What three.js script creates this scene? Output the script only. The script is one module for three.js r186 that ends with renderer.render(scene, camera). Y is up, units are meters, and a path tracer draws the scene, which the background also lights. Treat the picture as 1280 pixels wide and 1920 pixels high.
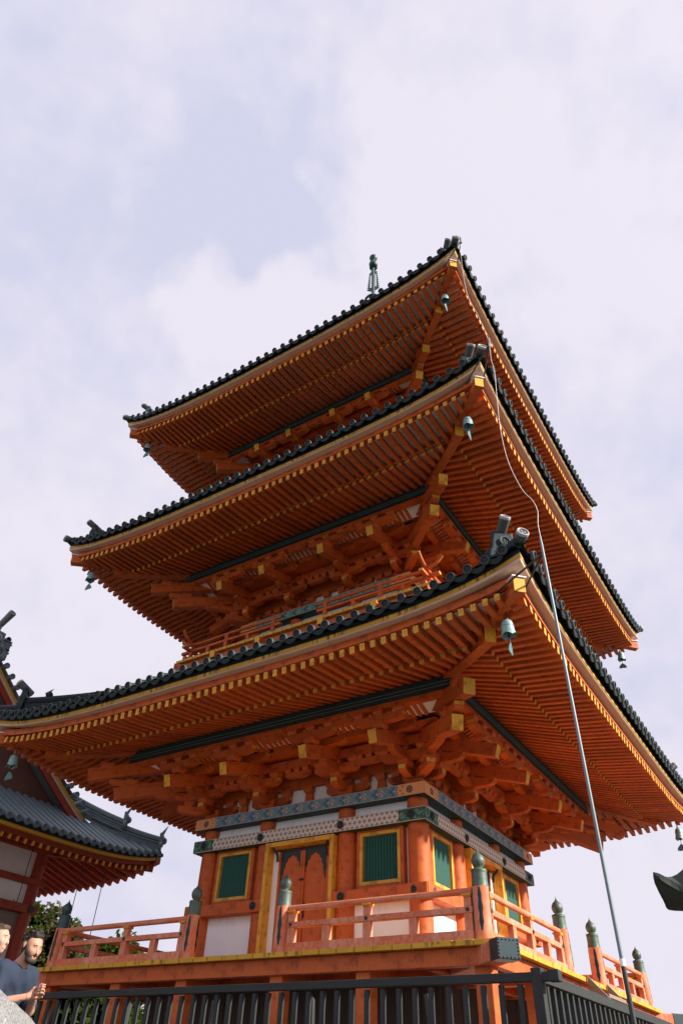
import * as THREE from 'three';
import { mergeGeometries, mergeVertices } from 'three/addons/utils/BufferGeometryUtils.js';
import { RoundedBoxGeometry } from 'three/addons/geometries/RoundedBoxGeometry.js';
import { MarchingCubes } from 'three/addons/objects/MarchingCubes.js';
import { ImprovedNoise } from 'three/addons/math/ImprovedNoise.js';

// ------------------------------------------------------------------ camera, sky, sun, exposure
const scene = new THREE.Scene();
const W = 682, HGT = 1024;
const camera = new THREE.PerspectiveCamera(74.013, W / HGT, 0.1, 3000);
const CAM = new THREE.Vector3(9.029, 1.6, 15.316);
camera.position.copy(CAM);
camera.rotation.order = 'YXZ';
camera.rotation.set(THREE.MathUtils.degToRad(40.691), THREE.MathUtils.degToRad(33.91), THREE.MathUtils.degToRad(2.511));
camera.updateMatrixWorld(true);
const renderer = new THREE.WebGLRenderer({ antialias: true });
renderer.setSize(W, HGT);
renderer.toneMapping = THREE.LinearToneMapping;
renderer.toneMappingExposure = 1.72;
renderer.shadowMap.enabled = true;
const SUN = new THREE.Vector3(0.791, 0.588, -0.168).normalize();
const sun = new THREE.DirectionalLight(new THREE.Color(1, 0.93, 0.82), 4.9);
sun.position.copy(SUN).multiplyScalar(60); sun.target.position.set(0, 8, 0);
sun.castShadow = true; sun.shadow.radius = 2.2; sun.shadow.mapSize.set(4096, 4096);
Object.assign(sun.shadow.camera, { left: -30, right: 30, top: 30, bottom: -30, near: 1, far: 140 });
scene.add(sun, sun.target);

let seed = 12345;
const rnd = () => { seed = (seed * 1664525 + 1013904223) >>> 0; return seed / 4294967296; };
const rr = (a, b) => a + (b - a) * rnd();
const clamp = (x, a = 0, b = 1) => Math.min(b, Math.max(a, x));
const smooth = (a, b, x) => { const t = clamp((x - a) / (b - a)); return t * t * (3 - 2 * t); };
const V = (x, y, z) => new THREE.Vector3(x, y, z);
const C = (r, g, b) => new THREE.Color().setRGB(r, g, b);
const perlin = new ImprovedNoise();
const fbm = (x, y, z, o = 5) => { let s = 0, a = 0.5; for (let i = 0; i < o; i++) { s += a * perlin.noise(x, y, z); x = x * 2.03 + 7.1; y = y * 2.03 + 3.7; z = z * 2.03 + 1.3; a *= 0.5; } return s; };
function pixelDir(px, py) {   // direction of a pixel of the 1280 x 1920 photograph, used to seat the clouds in the sky
  return V((px - 640) / 1273.66, (960 - py) / 1273.66, -1).applyQuaternion(camera.quaternion).normalize();
}
function makeSky() {
  const w = 2048, h = 1024, data = new Float32Array(w * h * 4);
  // cumulus heads, [direction, angular size, strength]; blue gaps have negative strength
  const blobs = [
    [385, 515, 0.055, 0.9], [420, 570, 0.07, 0.9], [560, 550, 0.06, 1.0], [600, 600, 0.08, 0.9], [500, 640, 0.10, 0.8],
    [760, 420, 0.12, 0.4], [640, 190, 0.06, 0.45], [560, 80, 0.28, 0.3], [1190, 60, 0.30, 0.7], [1070, 560, 0.16, 0.5], [860, 350, 0.05, 0.4],
    [880, 330, 0.10, 0.45], [200, 1000, 0.3, 0.5], [60, 1250, 0.2, 0.6], [1180, 1700, 0.16, 0.7], [1080, 1710, 0.05, 0.8], [1010, 1640, 0.035, 0.8],
    [520, 330, 0.12, -0.8], [430, 430, 0.11, -0.75], [590, 440, 0.07, -0.6], [600, 270, 0.05, -0.5], [300, 400, 0.10, -0.3], [150, 560, 0.16, -0.25], [480, 500, 0.045, -0.6], [960, 480, 0.07, -0.3],
    [960, 610, 0.09, -0.35], [760, 200, 0.09, -0.25], [90, 250, 0.16, -0.3],
  ].map(([x, y, s, k]) => [pixelDir(x, y), s, k]);
  for (let j = 0; j < h; j++) for (let i = 0; i < w; i++) {
    const el = ((j + 0.5) / h - 0.5) * Math.PI, az = ((i + 0.5) / w - 0.5) * 2 * Math.PI;
    const d = V(Math.cos(el) * Math.cos(az), Math.sin(el), Math.cos(el) * Math.sin(az));
    const k = (j * w + i) * 4;
    if (d.y < -0.08) { data[k] = 0.30; data[k + 1] = 0.29; data[k + 2] = 0.30; data[k + 3] = 1; continue; }
    const n1 = fbm(d.x * 3.1 + 4, d.y * 3.1, d.z * 3.1 - 2, 5), n2 = fbm(d.x * 9 + 1, d.y * 9 + 8, d.z * 9, 4);
    const n3 = fbm(d.z * 16 + 5, d.x * 16 + 3, d.y * 16, 4), wx = d.x + 0.06 * n2 + 0.06 * n1 + 0.035 * n3, wy = d.y + 0.07 * fbm(d.z * 8, d.x * 8 + 3, d.y * 8, 4) - 0.03 * n3, wz = d.z + 0.06 * n2 - 0.03 * n3;
    const n4 = fbm(d.x * 26 + 2, d.y * 26 + 6, d.z * 26, 4), puff = Math.abs(fbm(d.x * 6 + 3, d.y * 6, d.z * 6 + 9, 5));
    let c = 0.54 + 0.40 * n1 + 0.60 * n2 - 0.55 * puff + 0.45 * n3 + 0.34 * n4;
    for (const [p, s, q] of blobs) {
      const e = ((wx - p.x) ** 2 + (wy - p.y) ** 2 + (wz - p.z) ** 2) / (s * s);
      if (e < 2.2) c += q * 0.62 * smooth(1.9, 0.15, e);
    }
    c = clamp(c * 0.92);
    const hz = Math.exp(-Math.max(0, d.y) * 5);                       // milky air near the horizon
    const g = Math.max(0, d.dot(SUN)), glow = 0.08 * Math.pow(g, 5);  // bright veil round the sun
    const r0 = 0.380, g0 = 0.386, b0 = 0.490, r1 = 0.490, g1 = 0.466, b1 = 0.528;
    const a = clamp(c + hz * 0.35);
    data[k] = r0 + (r1 - r0) * a + glow; data[k + 1] = g0 + (g1 - g0) * a + glow * 0.97; data[k + 2] = b0 + (b1 - b0) * a + glow * 0.93; data[k + 3] = 1;
  }
  const t = new THREE.DataTexture(data, w, h, THREE.RGBAFormat, THREE.FloatType);
  t.mapping = THREE.EquirectangularReflectionMapping; t.magFilter = THREE.LinearFilter; t.minFilter = THREE.LinearFilter; t.wrapS = THREE.RepeatWrapping; t.needsUpdate = true;
  return t;
}
const skyTex = makeSky();
scene.background = skyTex; scene.environment = skyTex;

// ------------------------------------------------------------------ textures and materials
const hash2 = (x, y, s) => { let n = Math.imul(x, 374761393) + Math.imul(y, 668265263) + Math.imul(s, 974711); n = Math.imul(n ^ (n >>> 13), 1274126177); return ((n ^ (n >>> 16)) >>> 0) / 4294967296; };
function vnoise(x, y, p, s) { const xi = Math.floor(x), yi = Math.floor(y), fx = x - xi, fy = y - yi, m = (v) => ((v % p) + p) % p, u = fx * fx * (3 - 2 * fx), v = fy * fy * (3 - 2 * fy);
  const a = hash2(m(xi), m(yi), s), b = hash2(m(xi + 1), m(yi), s), c = hash2(m(xi), m(yi + 1), s), d = hash2(m(xi + 1), m(yi + 1), s);
  return a + (b - a) * u + (c - a) * v + (a - b - c + d) * u * v; }
function tfbm(u, v, p, s, o = 4) { let r = 0, a = 0.5; for (let i = 0; i < o; i++) { r += a * vnoise(u * p, v * p, p, s + i); p *= 2; a *= 0.5; } return r / (1 - Math.pow(0.5, o)); }
function tex(n, fn, rep = 1, srgb = false) {
  const d = new Uint8Array(n * n * 4);
  for (let j = 0; j < n; j++) for (let i = 0; i < n; i++) { const c = fn((i + 0.5) / n, (j + 0.5) / n); const k = (j * n + i) * 4; for (let q = 0; q < 3; q++) d[k + q] = clamp(c[q]) * 255; d[k + 3] = 255; }
  const t = new THREE.DataTexture(d, n, n, THREE.RGBAFormat); t.wrapS = t.wrapT = THREE.RepeatWrapping; t.magFilter = THREE.LinearFilter; t.minFilter = THREE.LinearMipmapLinearFilter; t.generateMipmaps = true;
  if (srgb) t.colorSpace = THREE.SRGBColorSpace; t.repeat.set(rep, rep); t.needsUpdate = true; return t;
}
const g1 = (v) => [v, v, v];
const T = {
  blotch: tex(256, (u, v) => g1(0.92 + 0.26 * (tfbm(u, v, 4, 1, 5) - 0.5) + 0.10 * (tfbm(u, v, 48, 9, 2) - 0.5)), 0.8),
  wood: tex(512, (u, v) => { const s = tfbm(u, v, 3, 2, 4), f = vnoise(u * 8, v * 128, 128, 5), b = vnoise(u * 3, v * 24, 24, 8); return g1(0.84 + 0.16 * (s - 0.5) + 0.14 * (f - 0.5) + 0.10 * (b - 0.5)); }, 0.9),
  fine: tex(256, (u, v) => g1(0.5 + 0.6 * (tfbm(u, v, 16, 3, 4) - 0.5)), 2),
  speck: tex(512, (u, v) => { const a = vnoise(u * 180, v * 180, 180, 4), b = tfbm(u, v, 6, 6, 4), c = vnoise(u * 90, v * 90, 90, 12); const base = 0.60 + 0.22 * (b - 0.5); return a > 0.72 ? [base * 0.55, base * 0.55, base * 0.58] : c > 0.72 ? [base * 1.3, base * 1.27, base * 1.24] : [base, base * 0.97, base * 0.95]; }, 2.2),
  // bleached vermilion: pink, chalky patches and runs where the paint has weathered
  faded: tex(512, (u, v) => { const a = tfbm(u, v, 5, 21, 5), b = vnoise(u * 48, v * 5, 48, 31) * 0.6 + vnoise(u * 96, v * 9, 96, 33) * 0.4; const k = smooth(0.34, 0.72, a * 0.62 + b * 0.38); const g = 0.93 + 0.14 * (tfbm(u, v, 40, 17, 2) - 0.5);
    return [(0.88 + 0.02 * k) * g, (0.47 + 0.16 * k) * g, (0.31 + 0.21 * k) * g]; }, 0.55, true),
  worn: tex(512, (u, v) => { const a = tfbm(u, v, 5, 61, 6), b = tfbm(u, v, 9, 71, 5), f = vnoise(u * 160, v * 14, 160, 81), k = smooth(0.56, 0.78, a * 0.75 + f * 0.25), d = smooth(0.56, 0.74, b * 0.8 + vnoise(u * 90, v * 8, 90, 83) * 0.2), g = 0.94 + 0.14 * (tfbm(u, v, 24, 91, 3) - 0.5);
    return [(0.92 + 0.08 * k - 0.34 * d) * g, (0.78 + 0.20 * k - 0.32 * d) * g, (0.70 + 0.24 * k - 0.26 * d) * g]; }, 0.9),
  plaster: tex(256, (u, v) => { const d = smooth(0.55, 0.8, tfbm(u, v, 6, 15, 5) * 0.7 + vnoise(u * 60, v * 5, 60, 19) * 0.3); return g1(0.97 + 0.10 * (tfbm(u, v, 4, 1, 5) - 0.5) - 0.14 * d); }, 0.6),
  moss: tex(256, (u, v) => { const a = tfbm(u, v, 5, 41, 5), k = smooth(0.5, 0.72, a); return [0.30 - 0.10 * k, 0.30 - 0.02 * k, 0.28 - 0.13 * k]; }, 1),
  ochre: tex(256, (u, v) => { const a = tfbm(u, v, 4, 51, 5), s = vnoise(u * 40, v * 6, 40, 55), k = smooth(0.62, 0.86, a * 0.5 + s * 0.55); const g = 0.92 + 0.2 * (a - 0.5); return [0.88 * g * (1 - 0.42 * k), 0.66 * g * (1 - 0.40 * k), 0.19 * g * (1 - 0.2 * k)]; }, 0.7, true),
};
const std = (o) => new THREE.MeshStandardMaterial({ roughness: 0.75, ...o });
const matt = (o) => new THREE.MeshPhysicalMaterial({ roughness: 0.7, specularIntensity: 0.4, ...o });   // unglazed clay, weathered timber
const M = {
  vermilion: std({ color: C(0.64, 0.142, 0.017), map: T.worn, roughness: 0.62, bumpMap: T.fine, bumpScale: 0.0015 }),
  faded: std({ color: C(1, 1, 1), map: T.faded, roughness: 0.8, bumpMap: T.fine, bumpScale: 0.002 }),
  two: std({ color: C(1, 1, 1), vertexColors: true, map: T.worn, roughness: 0.68 }),
  yellow: std({ color: C(0.84, 0.50, 0.055), map: T.worn, roughness: 0.6 }),
  ochre: std({ color: C(1, 1, 1), map: T.ochre, roughness: 0.75 }),
  white: std({ color: C(0.95, 0.93, 0.94), map: T.plaster, roughness: 0.85 }),
  pale: std({ color: C(0.78, 0.56, 0.40), map: T.wood, roughness: 0.8 }),
  soffit: std({ color: C(0.90, 0.84, 0.78), map: T.plaster, roughness: 0.85 }),
  green: std({ color: C(0.014, 0.125, 0.095), map: T.blotch, roughness: 0.6 }),
  darkGreen: std({ color: C(0.012, 0.05, 0.05), map: T.blotch, roughness: 0.6 }),
  purlin: std({ color: C(0.012, 0.042, 0.044), map: T.blotch, roughness: 0.6 }),
  line: std({ color: C(0.16, 0.24, 0.24), roughness: 0.7 }),
  tile: matt({ color: C(0.018, 0.031, 0.034), map: T.blotch, roughness: 0.45, bumpMap: T.fine, bumpScale: 0.003 }),
  tileRim: std({ color: C(0.17, 0.19, 0.19), map: T.blotch, roughness: 0.5 }),
  tileV: matt({ color: C(1, 1, 1), vertexColors: true, map: T.blotch, roughness: 0.45 }),
  tileGrey: std({ color: C(0.16, 0.21, 0.235), map: T.blotch, roughness: 0.45, bumpMap: T.fine, bumpScale: 0.003 }),
  iron: std({ color: C(0.018, 0.026, 0.028), roughness: 0.5, metalness: 0.2 }),
  ironCap: std({ color: C(0.05, 0.075, 0.085), map: T.blotch, roughness: 0.45, metalness: 0.5 }),
  verdigris: std({ color: C(0.14, 0.24, 0.215), map: T.moss.clone(), roughness: 0.55, metalness: 0.35 }),
  bronze: std({ color: C(0.055, 0.10, 0.095), map: T.blotch, roughness: 0.5, metalness: 0.4 }),
  bell: std({ color: C(0.28, 0.44, 0.44), map: T.blotch, roughness: 0.55, metalness: 0.15 }),
  bellDark: std({ color: C(0.10, 0.24, 0.25), map: T.blotch, roughness: 0.6, metalness: 0.15 }),
  fence: matt({ color: C(0.048, 0.052, 0.052), map: T.wood, roughness: 0.8, bumpMap: T.wood, bumpScale: 0.003 }),
  plaster: std({ color: C(0.72, 0.70, 0.67), map: T.blotch, roughness: 0.9 }),
  granite: std({ color: C(0.38, 0.38, 0.38), map: T.speck, roughness: 0.85, bumpMap: T.speck, bumpScale: 0.004 }),
  ground: std({ color: C(0.125, 0.115, 0.10), map: T.blotch.clone(), roughness: 0.95 }),
  steel: std({ color: C(0.17, 0.22, 0.24), roughness: 0.5, metalness: 0.3 }),
  sleeve: std({ color: C(0.03, 0.035, 0.035), roughness: 0.6 }),
  wire: std({ color: C(0.62, 0.62, 0.60), roughness: 0.5, metalness: 0.2 }),
  lantern: matt({ color: C(0.13, 0.14, 0.12), map: T.moss.clone(), roughness: 0.9, bumpMap: T.fine, bumpScale: 0.006 }),
  hallRed: std({ color: C(0.44, 0.068, 0.030), map: T.worn, roughness: 0.65 }),
  step: std({ color: C(0.30, 0.22, 0.17), map: T.wood, roughness: 0.85 }),
  dark: std({ color: C(0.02, 0.02, 0.02), roughness: 0.9 }),
  gable: std({ color: C(0.17, 0.07, 0.045), map: T.wood, roughness: 0.85 }),
  shadeBoard: std({ color: C(0.10, 0.075, 0.06), map: T.wood, roughness: 0.9 }),  // dark brown of the added boards, standing in for shade under the deck
};
M.verdigris.map.repeat.set(2, 2); M.verdigris.map.colorSpace = THREE.NoColorSpace; M.verdigris.color = C(0.36, 0.46, 0.44);
M.lantern.map = T.blotch; M.lantern.color = C(0.055, 0.062, 0.056);
const VERM = C(0.64, 0.142, 0.017), YEL = C(0.88, 0.52, 0.045);

function canvasTex(w, h, draw) { const c = document.createElement('canvas'); c.width = w; c.height = h; draw(c.getContext('2d'), w, h); const t = new THREE.CanvasTexture(c); t.colorSpace = THREE.SRGBColorSpace; t.anisotropy = 8; return t; }
function upperBandTex(k) { return canvasTex(2048, 80, (x, w, h) => {
  const base = k ? '#5f8a82' : '#648494', alt = k ? '#2c5a50' : '#44647a';
  x.fillStyle = base; x.fillRect(0, 0, w, h);
  const n = 15, p = w / n;
  for (let i = -1; i <= n; i++) { const cx = (i + 0.5) * p, cy = h / 2;
    x.fillStyle = alt; x.beginPath(); x.moveTo(cx - p / 2, cy); x.lineTo(cx - p / 4, 6); x.lineTo(cx, cy); x.lineTo(cx - p / 4, h - 6); x.fill();
    for (let q = 0; q < 6; q++) { const a = q * Math.PI / 3; x.fillStyle = q % 2 ? '#9fc0c0' : '#6d9a86'; x.beginPath(); x.arc(cx + 24 * Math.cos(a), cy + 17 * Math.sin(a), 8, 0, 7); x.fill(); }
    x.fillStyle = k ? '#2f8f86' : '#b8543f'; x.beginPath(); x.arc(cx, cy, 14, 0, 7); x.fill();
    x.fillStyle = '#dcae9a'; x.beginPath(); x.arc(cx, cy, 6, 0, 7); x.fill();
    x.strokeStyle = '#86a9b8'; x.lineWidth = 2; x.beginPath(); x.moveTo(cx - p / 2, 4); x.lineTo(cx, h - 4); x.lineTo(cx + p / 2, 4); x.stroke(); x.beginPath(); x.moveTo(cx - p / 2, h - 4); x.lineTo(cx, 4); x.lineTo(cx + p / 2, h - 4); x.stroke();
    x.fillStyle = '#c9a24a'; x.beginPath(); x.arc(cx + p / 2, 9, 5, 0, 7); x.fill(); x.beginPath(); x.arc(cx + p / 2, h - 9, 5, 0, 7); x.fill();
  }
  x.fillStyle = '#caa98c'; x.fillRect(0, 0, w, 3); x.fillRect(0, h - 3, w, 3);
  for (const s of [0, 1]) { x.save(); if (s) { x.translate(w, 0); x.scale(-1, 1); }
    x.fillStyle = '#dd9a63'; x.beginPath(); x.moveTo(0, 0); x.lineTo(190, 0); x.bezierCurveTo(215, 10, 190, 26, 215, 40); x.bezierCurveTo(190, 54, 215, 70, 190, 80); x.lineTo(0, 80); x.fill();
    x.fillStyle = '#1d2f33'; x.beginPath(); x.arc(112, 40, 24, 0, 7); x.fill(); x.fillStyle = '#a5836a'; x.beginPath(); x.arc(112, 40, 17, 0, 7); x.fill(); x.fillStyle = '#1d2f33'; for (let q = 0; q < 3; q++) { x.beginPath(); x.arc(112 + 8 * Math.cos(q * 2.1), 40 + 8 * Math.sin(q * 2.1), 6, 0, 7); x.fill(); }
    x.fillStyle = '#3d5a50'; for (const [a, b] of [[165, 14], [165, 66], [182, 40]]) { x.beginPath(); x.arc(a, b, 6, 0, 7); x.fill(); }
    x.restore(); }
}); }
function lowerBandTex(k) { return canvasTex(2048, 86, (x, w, h) => {
  x.fillStyle = k ? '#a9bcc4' : '#d8d2c8'; x.fillRect(0, 0, w, h);
  if (k) { x.strokeStyle = '#3b5870'; x.lineWidth = 6; for (let i = -2; i < 70; i++) { x.beginPath(); x.moveTo(i * 30, 8); x.lineTo(i * 30 + 34, h / 2); x.lineTo(i * 30, h - 8); x.stroke(); } }
  else for (let r = 0; r < 3; r++) for (let i = 0; i < 52; i++) { const cx = i * 40 + (r % 2) * 20, cy = 9 + r * 34; const q = (i + r * 2) % 3;
    x.fillStyle = '#5b4038'; x.beginPath(); for (let a = 0; a < 6; a++) x.lineTo(cx + 16 * Math.cos(a * 1.047), cy + 16 * Math.sin(a * 1.047)); x.fill();
    x.fillStyle = '#d8cdbd'; for (let a = 0; a < 6; a++) { x.beginPath(); x.arc(cx + 10 * Math.cos(a * 1.047 + 0.5), cy + 10 * Math.sin(a * 1.047 + 0.5), 4, 0, 7); x.fill(); }
    x.fillStyle = q === 0 ? '#2e4f86' : q === 1 ? '#3f7357' : '#8a4a3a'; x.beginPath(); x.arc(cx, cy, 5.5, 0, 7); x.fill(); }
  for (const s of [0, 1]) { x.save(); if (s) { x.translate(w, 0); x.scale(-1, 1); }
    x.fillStyle = '#2f5a4d'; x.fillRect(0, 0, 190, h); x.beginPath(); x.moveTo(190, 0); x.quadraticCurveTo(214, h / 4, 190, h / 2); x.quadraticCurveTo(214, h * 0.75, 190, h); x.fill();
    x.strokeStyle = '#7fa896'; x.lineWidth = 3; for (let i = 0; i < 44; i++) { const a = hash2(i, s, 71) * 180 + 6, b = hash2(i, s, 72) * (h - 16) + 8; x.beginPath(); x.arc(a, b, 6, hash2(i, s, 73) * 6, hash2(i, s, 73) * 6 + 4); x.stroke(); }
    x.restore(); }
  x.fillStyle = '#d6c3ad'; x.fillRect(0, 0, w, 3); x.fillRect(0, h - 4, w, 4);
}); }
M.upper1 = std({ map: upperBandTex(0), roughness: 0.7 }); M.upper2 = std({ map: upperBandTex(1), roughness: 0.7 });
M.lower1 = std({ map: lowerBandTex(0), roughness: 0.7 }); M.lower2 = std({ map: lowerBandTex(1), roughness: 0.7 });

// ------------------------------------------------------------------ geometry helpers
const cache = new Map();
const memo = (k, f) => { if (!cache.has(k)) cache.set(k, f()); return cache.get(k); };
const q2 = (x) => Math.round(x * 200) / 200;
function boxUV(g, w, h, d) { const uv = g.attributes.uv, n = g.attributes.normal; for (let i = 0; i < uv.count; i++) { const ax = Math.abs(n.getX(i)), ay = Math.abs(n.getY(i)); const su = ax > 0.5 ? d : w, sv = ay > 0.5 ? d : h; uv.setXY(i, uv.getX(i) * su, uv.getY(i) * sv); } return g; }
const bx = (w, h, d) => memo(`b${w.toFixed(3)}_${h.toFixed(3)}_${d.toFixed(3)}`, () => boxUV(new THREE.BoxGeometry(w, h, d), w, h, d));
const rbx = (w, h, d, r = 0.012) => memo(`r${w.toFixed(3)}_${h.toFixed(3)}_${d.toFixed(3)}_${r}`, () => { const g = new RoundedBoxGeometry(w, h, d, 1, r); const p = g.attributes.position, n = g.attributes.normal, uv = g.attributes.uv; for (let i = 0; i < uv.count; i++) { const ax = Math.abs(n.getX(i)), ay = Math.abs(n.getY(i)), az = Math.abs(n.getZ(i)); if (ax >= ay && ax >= az) uv.setXY(i, p.getZ(i), p.getY(i)); else if (ay >= az) uv.setXY(i, p.getX(i), p.getZ(i)); else uv.setXY(i, p.getX(i), p.getY(i)); } return g; });
const cyl = (r0, r1, h, n = 20) => memo(`c${r0}_${r1}_${h}_${n}`, () => { const g = new THREE.CylinderGeometry(r0, r1, h, n); const uv = g.attributes.uv; for (let i = 0; i < uv.count; i++) uv.setXY(i, uv.getX(i) * 6.28 * r0, uv.getY(i) * h); return g; });
const lathe = (pts, n = 20) => new THREE.LatheGeometry(pts.map(([a, b]) => new THREE.Vector2(a, b)), n);
const plain = (g) => { g = g.index ? g.toNonIndexed() : g.clone(); for (const k of Object.keys(g.attributes)) if (!['position', 'normal', 'uv', 'color'].includes(k)) g.deleteAttribute(k); return g; };
function merged(list) { const gs = list.map(([g, m]) => { const c = plain(g); if (m) c.applyMatrix4(m); return c; }); const hasColor = gs.some((g) => g.attributes.color); for (const g of gs) { if (!g.attributes.uv) g.setAttribute('uv', new THREE.BufferAttribute(new Float32Array(g.attributes.position.count * 2), 2)); if (hasColor && !g.attributes.color) paint(g, VERM); if (!g.attributes.normal) g.computeVertexNormals(); } return mergeGeometries(gs); }
function paint(g, c) { const n = g.attributes.position.count, a = new Float32Array(n * 3); for (let i = 0; i < n; i++) { a[i * 3] = c.r; a[i * 3 + 1] = c.g; a[i * 3 + 2] = c.b; } g.setAttribute('color', new THREE.BufferAttribute(a, 3)); return g; }
const mx = (x, y, z, rx = 0, ry = 0, rz = 0, sx = 1, sy = 1, sz = 1) => new THREE.Matrix4().compose(V(x, y, z), new THREE.Quaternion().setFromEuler(new THREE.Euler(rx, ry, rz, 'YXZ')), V(sx, sy, sz));
const faceM = [0, 1, 2, 3].map((f) => new THREE.Matrix4().makeRotationY(f * Math.PI / 2));
const fm = (f, s, y, u, rx = 0, ry = 0, rz = 0) => faceM[f].clone().multiply(mx(s, y, u, rx, ry, rz));
const diagM = (c) => new THREE.Matrix4().makeRotationY(Math.PI / 4 + c * Math.PI / 2);   // corner c: 0 = near (+x +z), 1 = right (+x -z), 2 = far, 3 = left
const R2 = Math.SQRT2;
function mesh(name, g, m, parent, mat4) { const o = new THREE.Mesh(g, m); o.name = name; o.castShadow = o.receiveShadow = true; if (mat4) o.applyMatrix4(mat4); if (parent) parent.add(o); return o; }
const names = {};
function top(o, name, label, category, group, kind) { names[name] = (names[name] ?? -1) + 1; o.name = names[name] ? `${name}_${String(names[name]).padStart(3, '0')}` : name; o.userData = { label, category }; if (group) o.userData.group = group; if (kind) o.userData.kind = kind; scene.add(o); return o; }
function structure(o, name) { o.name = name; o.userData.kind = 'structure'; scene.add(o); return o; }
const along = (y0, u0, y1, u1) => ({ y: (y0 + y1) / 2, u: (u0 + u1) / 2, a: Math.atan2(y0 - y1, u1 - u0), L: Math.hypot(y1 - y0, u1 - u0) });
function tube(pts, r, n = 24, k = 6) { return new THREE.TubeGeometry(new THREE.CatmullRomCurve3(pts), n, r, k, false); }
function bar(a, b, r, k = 8) { const d = b.clone().sub(a), g = new THREE.CylinderGeometry(r, r, d.length(), k); g.applyQuaternion(new THREE.Quaternion().setFromUnitVectors(V(0, 1, 0), d.clone().normalize())); g.translate((a.x + b.x) / 2, (a.y + b.y) / 2, (a.z + b.z) / 2); return g; }
// a bar along z whose +z end is yellow
const tipped = (w, h, L) => memo(`t${w}_${h}_${q2(L)}`, () => { const l = q2(L), g = plain(boxUV(new THREE.BoxGeometry(w, h, l), w, h, l)); paint(g, VERM); const n = g.attributes.normal, c = g.attributes.color; for (let i = 0; i < n.count; i++) if (n.getZ(i) > 0.5) c.setXYZ(i, YEL.r, YEL.g, YEL.b); return g; });
// beam round one face, mitred at the corners; profile = [[u, y], ...] counter-clockwise seen with u to the right
function sweep(prof, lift, t0 = -1, t1 = 1, n = 24) {
  const pos = [], uv = [], idx = []; let base = 0; const m = prof.length;
  for (let e = 0; e < m; e++) { const a = prof[e], b = prof[(e + 1) % m], el = Math.hypot(b[0] - a[0], b[1] - a[1]);
    for (let i = 0; i <= n; i++) { const t = t0 + (t1 - t0) * i / n; for (const [p, w] of [[a, 0], [b, el]]) { pos.push(t * p[0], p[1] + lift(t, p), p[0]); uv.push(t * p[0], w); } }
    for (let i = 0; i < n; i++) { const k = base + i * 2; idx.push(k, k + 2, k + 1, k + 2, k + 3, k + 1); } base += (n + 1) * 2; }
  const tri = THREE.ShapeUtils.triangulateShape(prof.map((p) => new THREE.Vector2(p[0], p[1])), []);
  for (const [t, s] of [[t0, -1], [t1, 1]]) { for (const p of prof) { pos.push(t * p[0], p[1] + lift(t, p), p[0]); uv.push(p[0], p[1]); } for (const [a, b, c] of tri) idx.push(base + a, base + (s > 0 ? b : c), base + (s > 0 ? c : b)); base += m; }
  const g = new THREE.BufferGeometry(); g.setAttribute('position', new THREE.Float32BufferAttribute(pos, 3)); g.setAttribute('uv', new THREE.Float32BufferAttribute(uv, 2)); g.setIndex(idx); g.computeVertexNormals(); return g;
}
const rect = (u0, y0, u1, y1) => [[u0, y0], [u0, y1], [u1, y1], [u1, y0]];
const flat = () => 0;
// bracket arm along x with curved lower ends; ends painted yellow
const arm = (L, h, w) => memo(`arm${L}_${h}_${w}`, () => {
  const e = L / 2, pts = [[-e, h], [e, h], [e, h * 0.52]];
  const N = 5; for (let i = 1; i <= N; i++) { const a = i / N * Math.PI / 2; pts.push([e - 0.2 * (1 - Math.cos(a)) * 1.0 - 0.0, h * 0.52 * (1 - Math.sin(a))]); }
  for (let i = N; i >= 1; i--) { const a = i / N * Math.PI / 2; pts.push([-e + 0.2 * (1 - Math.cos(a)), h * 0.52 * (1 - Math.sin(a))]); }
  pts.push([-e, h * 0.52]);
  const pos = [], uv = [], col = []; const m = pts.length;
  const tri = THREE.ShapeUtils.triangulateShape(pts.map((p) => new THREE.Vector2(...p)), []);
  const v = (p, z, c) => { pos.push(p[0], p[1], z); uv.push(p[0] + z, p[1]); col.push(c.r, c.g, c.b); };
  for (const z of [w / 2, -w / 2]) for (const [a, b, c] of tri) for (const k of z > 0 ? [a, c, b] : [a, b, c]) v(pts[k], z, VERM);
  for (let i = 0; i < m; i++) { const a = pts[i], b = pts[(i + 1) % m]; const end = Math.abs(Math.abs(a[0]) - e) < 1e-6 && Math.abs(Math.abs(b[0]) - e) < 1e-6 && a[0] * b[0] > 0; const c = end ? YEL : VERM;
    v(a, -w / 2, c); v(a, w / 2, c); v(b, w / 2, c); v(a, -w / 2, c); v(b, w / 2, c); v(b, -w / 2, c); }
  const g = new THREE.BufferGeometry(); g.setAttribute('position', new THREE.Float32BufferAttribute(pos, 3)); g.setAttribute('uv', new THREE.Float32BufferAttribute(uv, 2)); g.setAttribute('color', new THREE.Float32BufferAttribute(col, 3)); g.computeVertexNormals(); return g;
});
// bearing block: tapered below, straight above
const block = (w, h) => memo(`blk${w}_${h}`, () => { const a = w * 0.34, b = w / 2, p = [[0, 0], [a, 0], [a + (b - a) * 0.45, h * 0.2], [b, h * 0.5], [b, h], [0, h]]; const g = new THREE.LatheGeometry(p.map(([x, y]) => new THREE.Vector2(x * R2, y)), 4, Math.PI / 4).toNonIndexed(); g.computeVertexNormals(); return g; });

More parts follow.
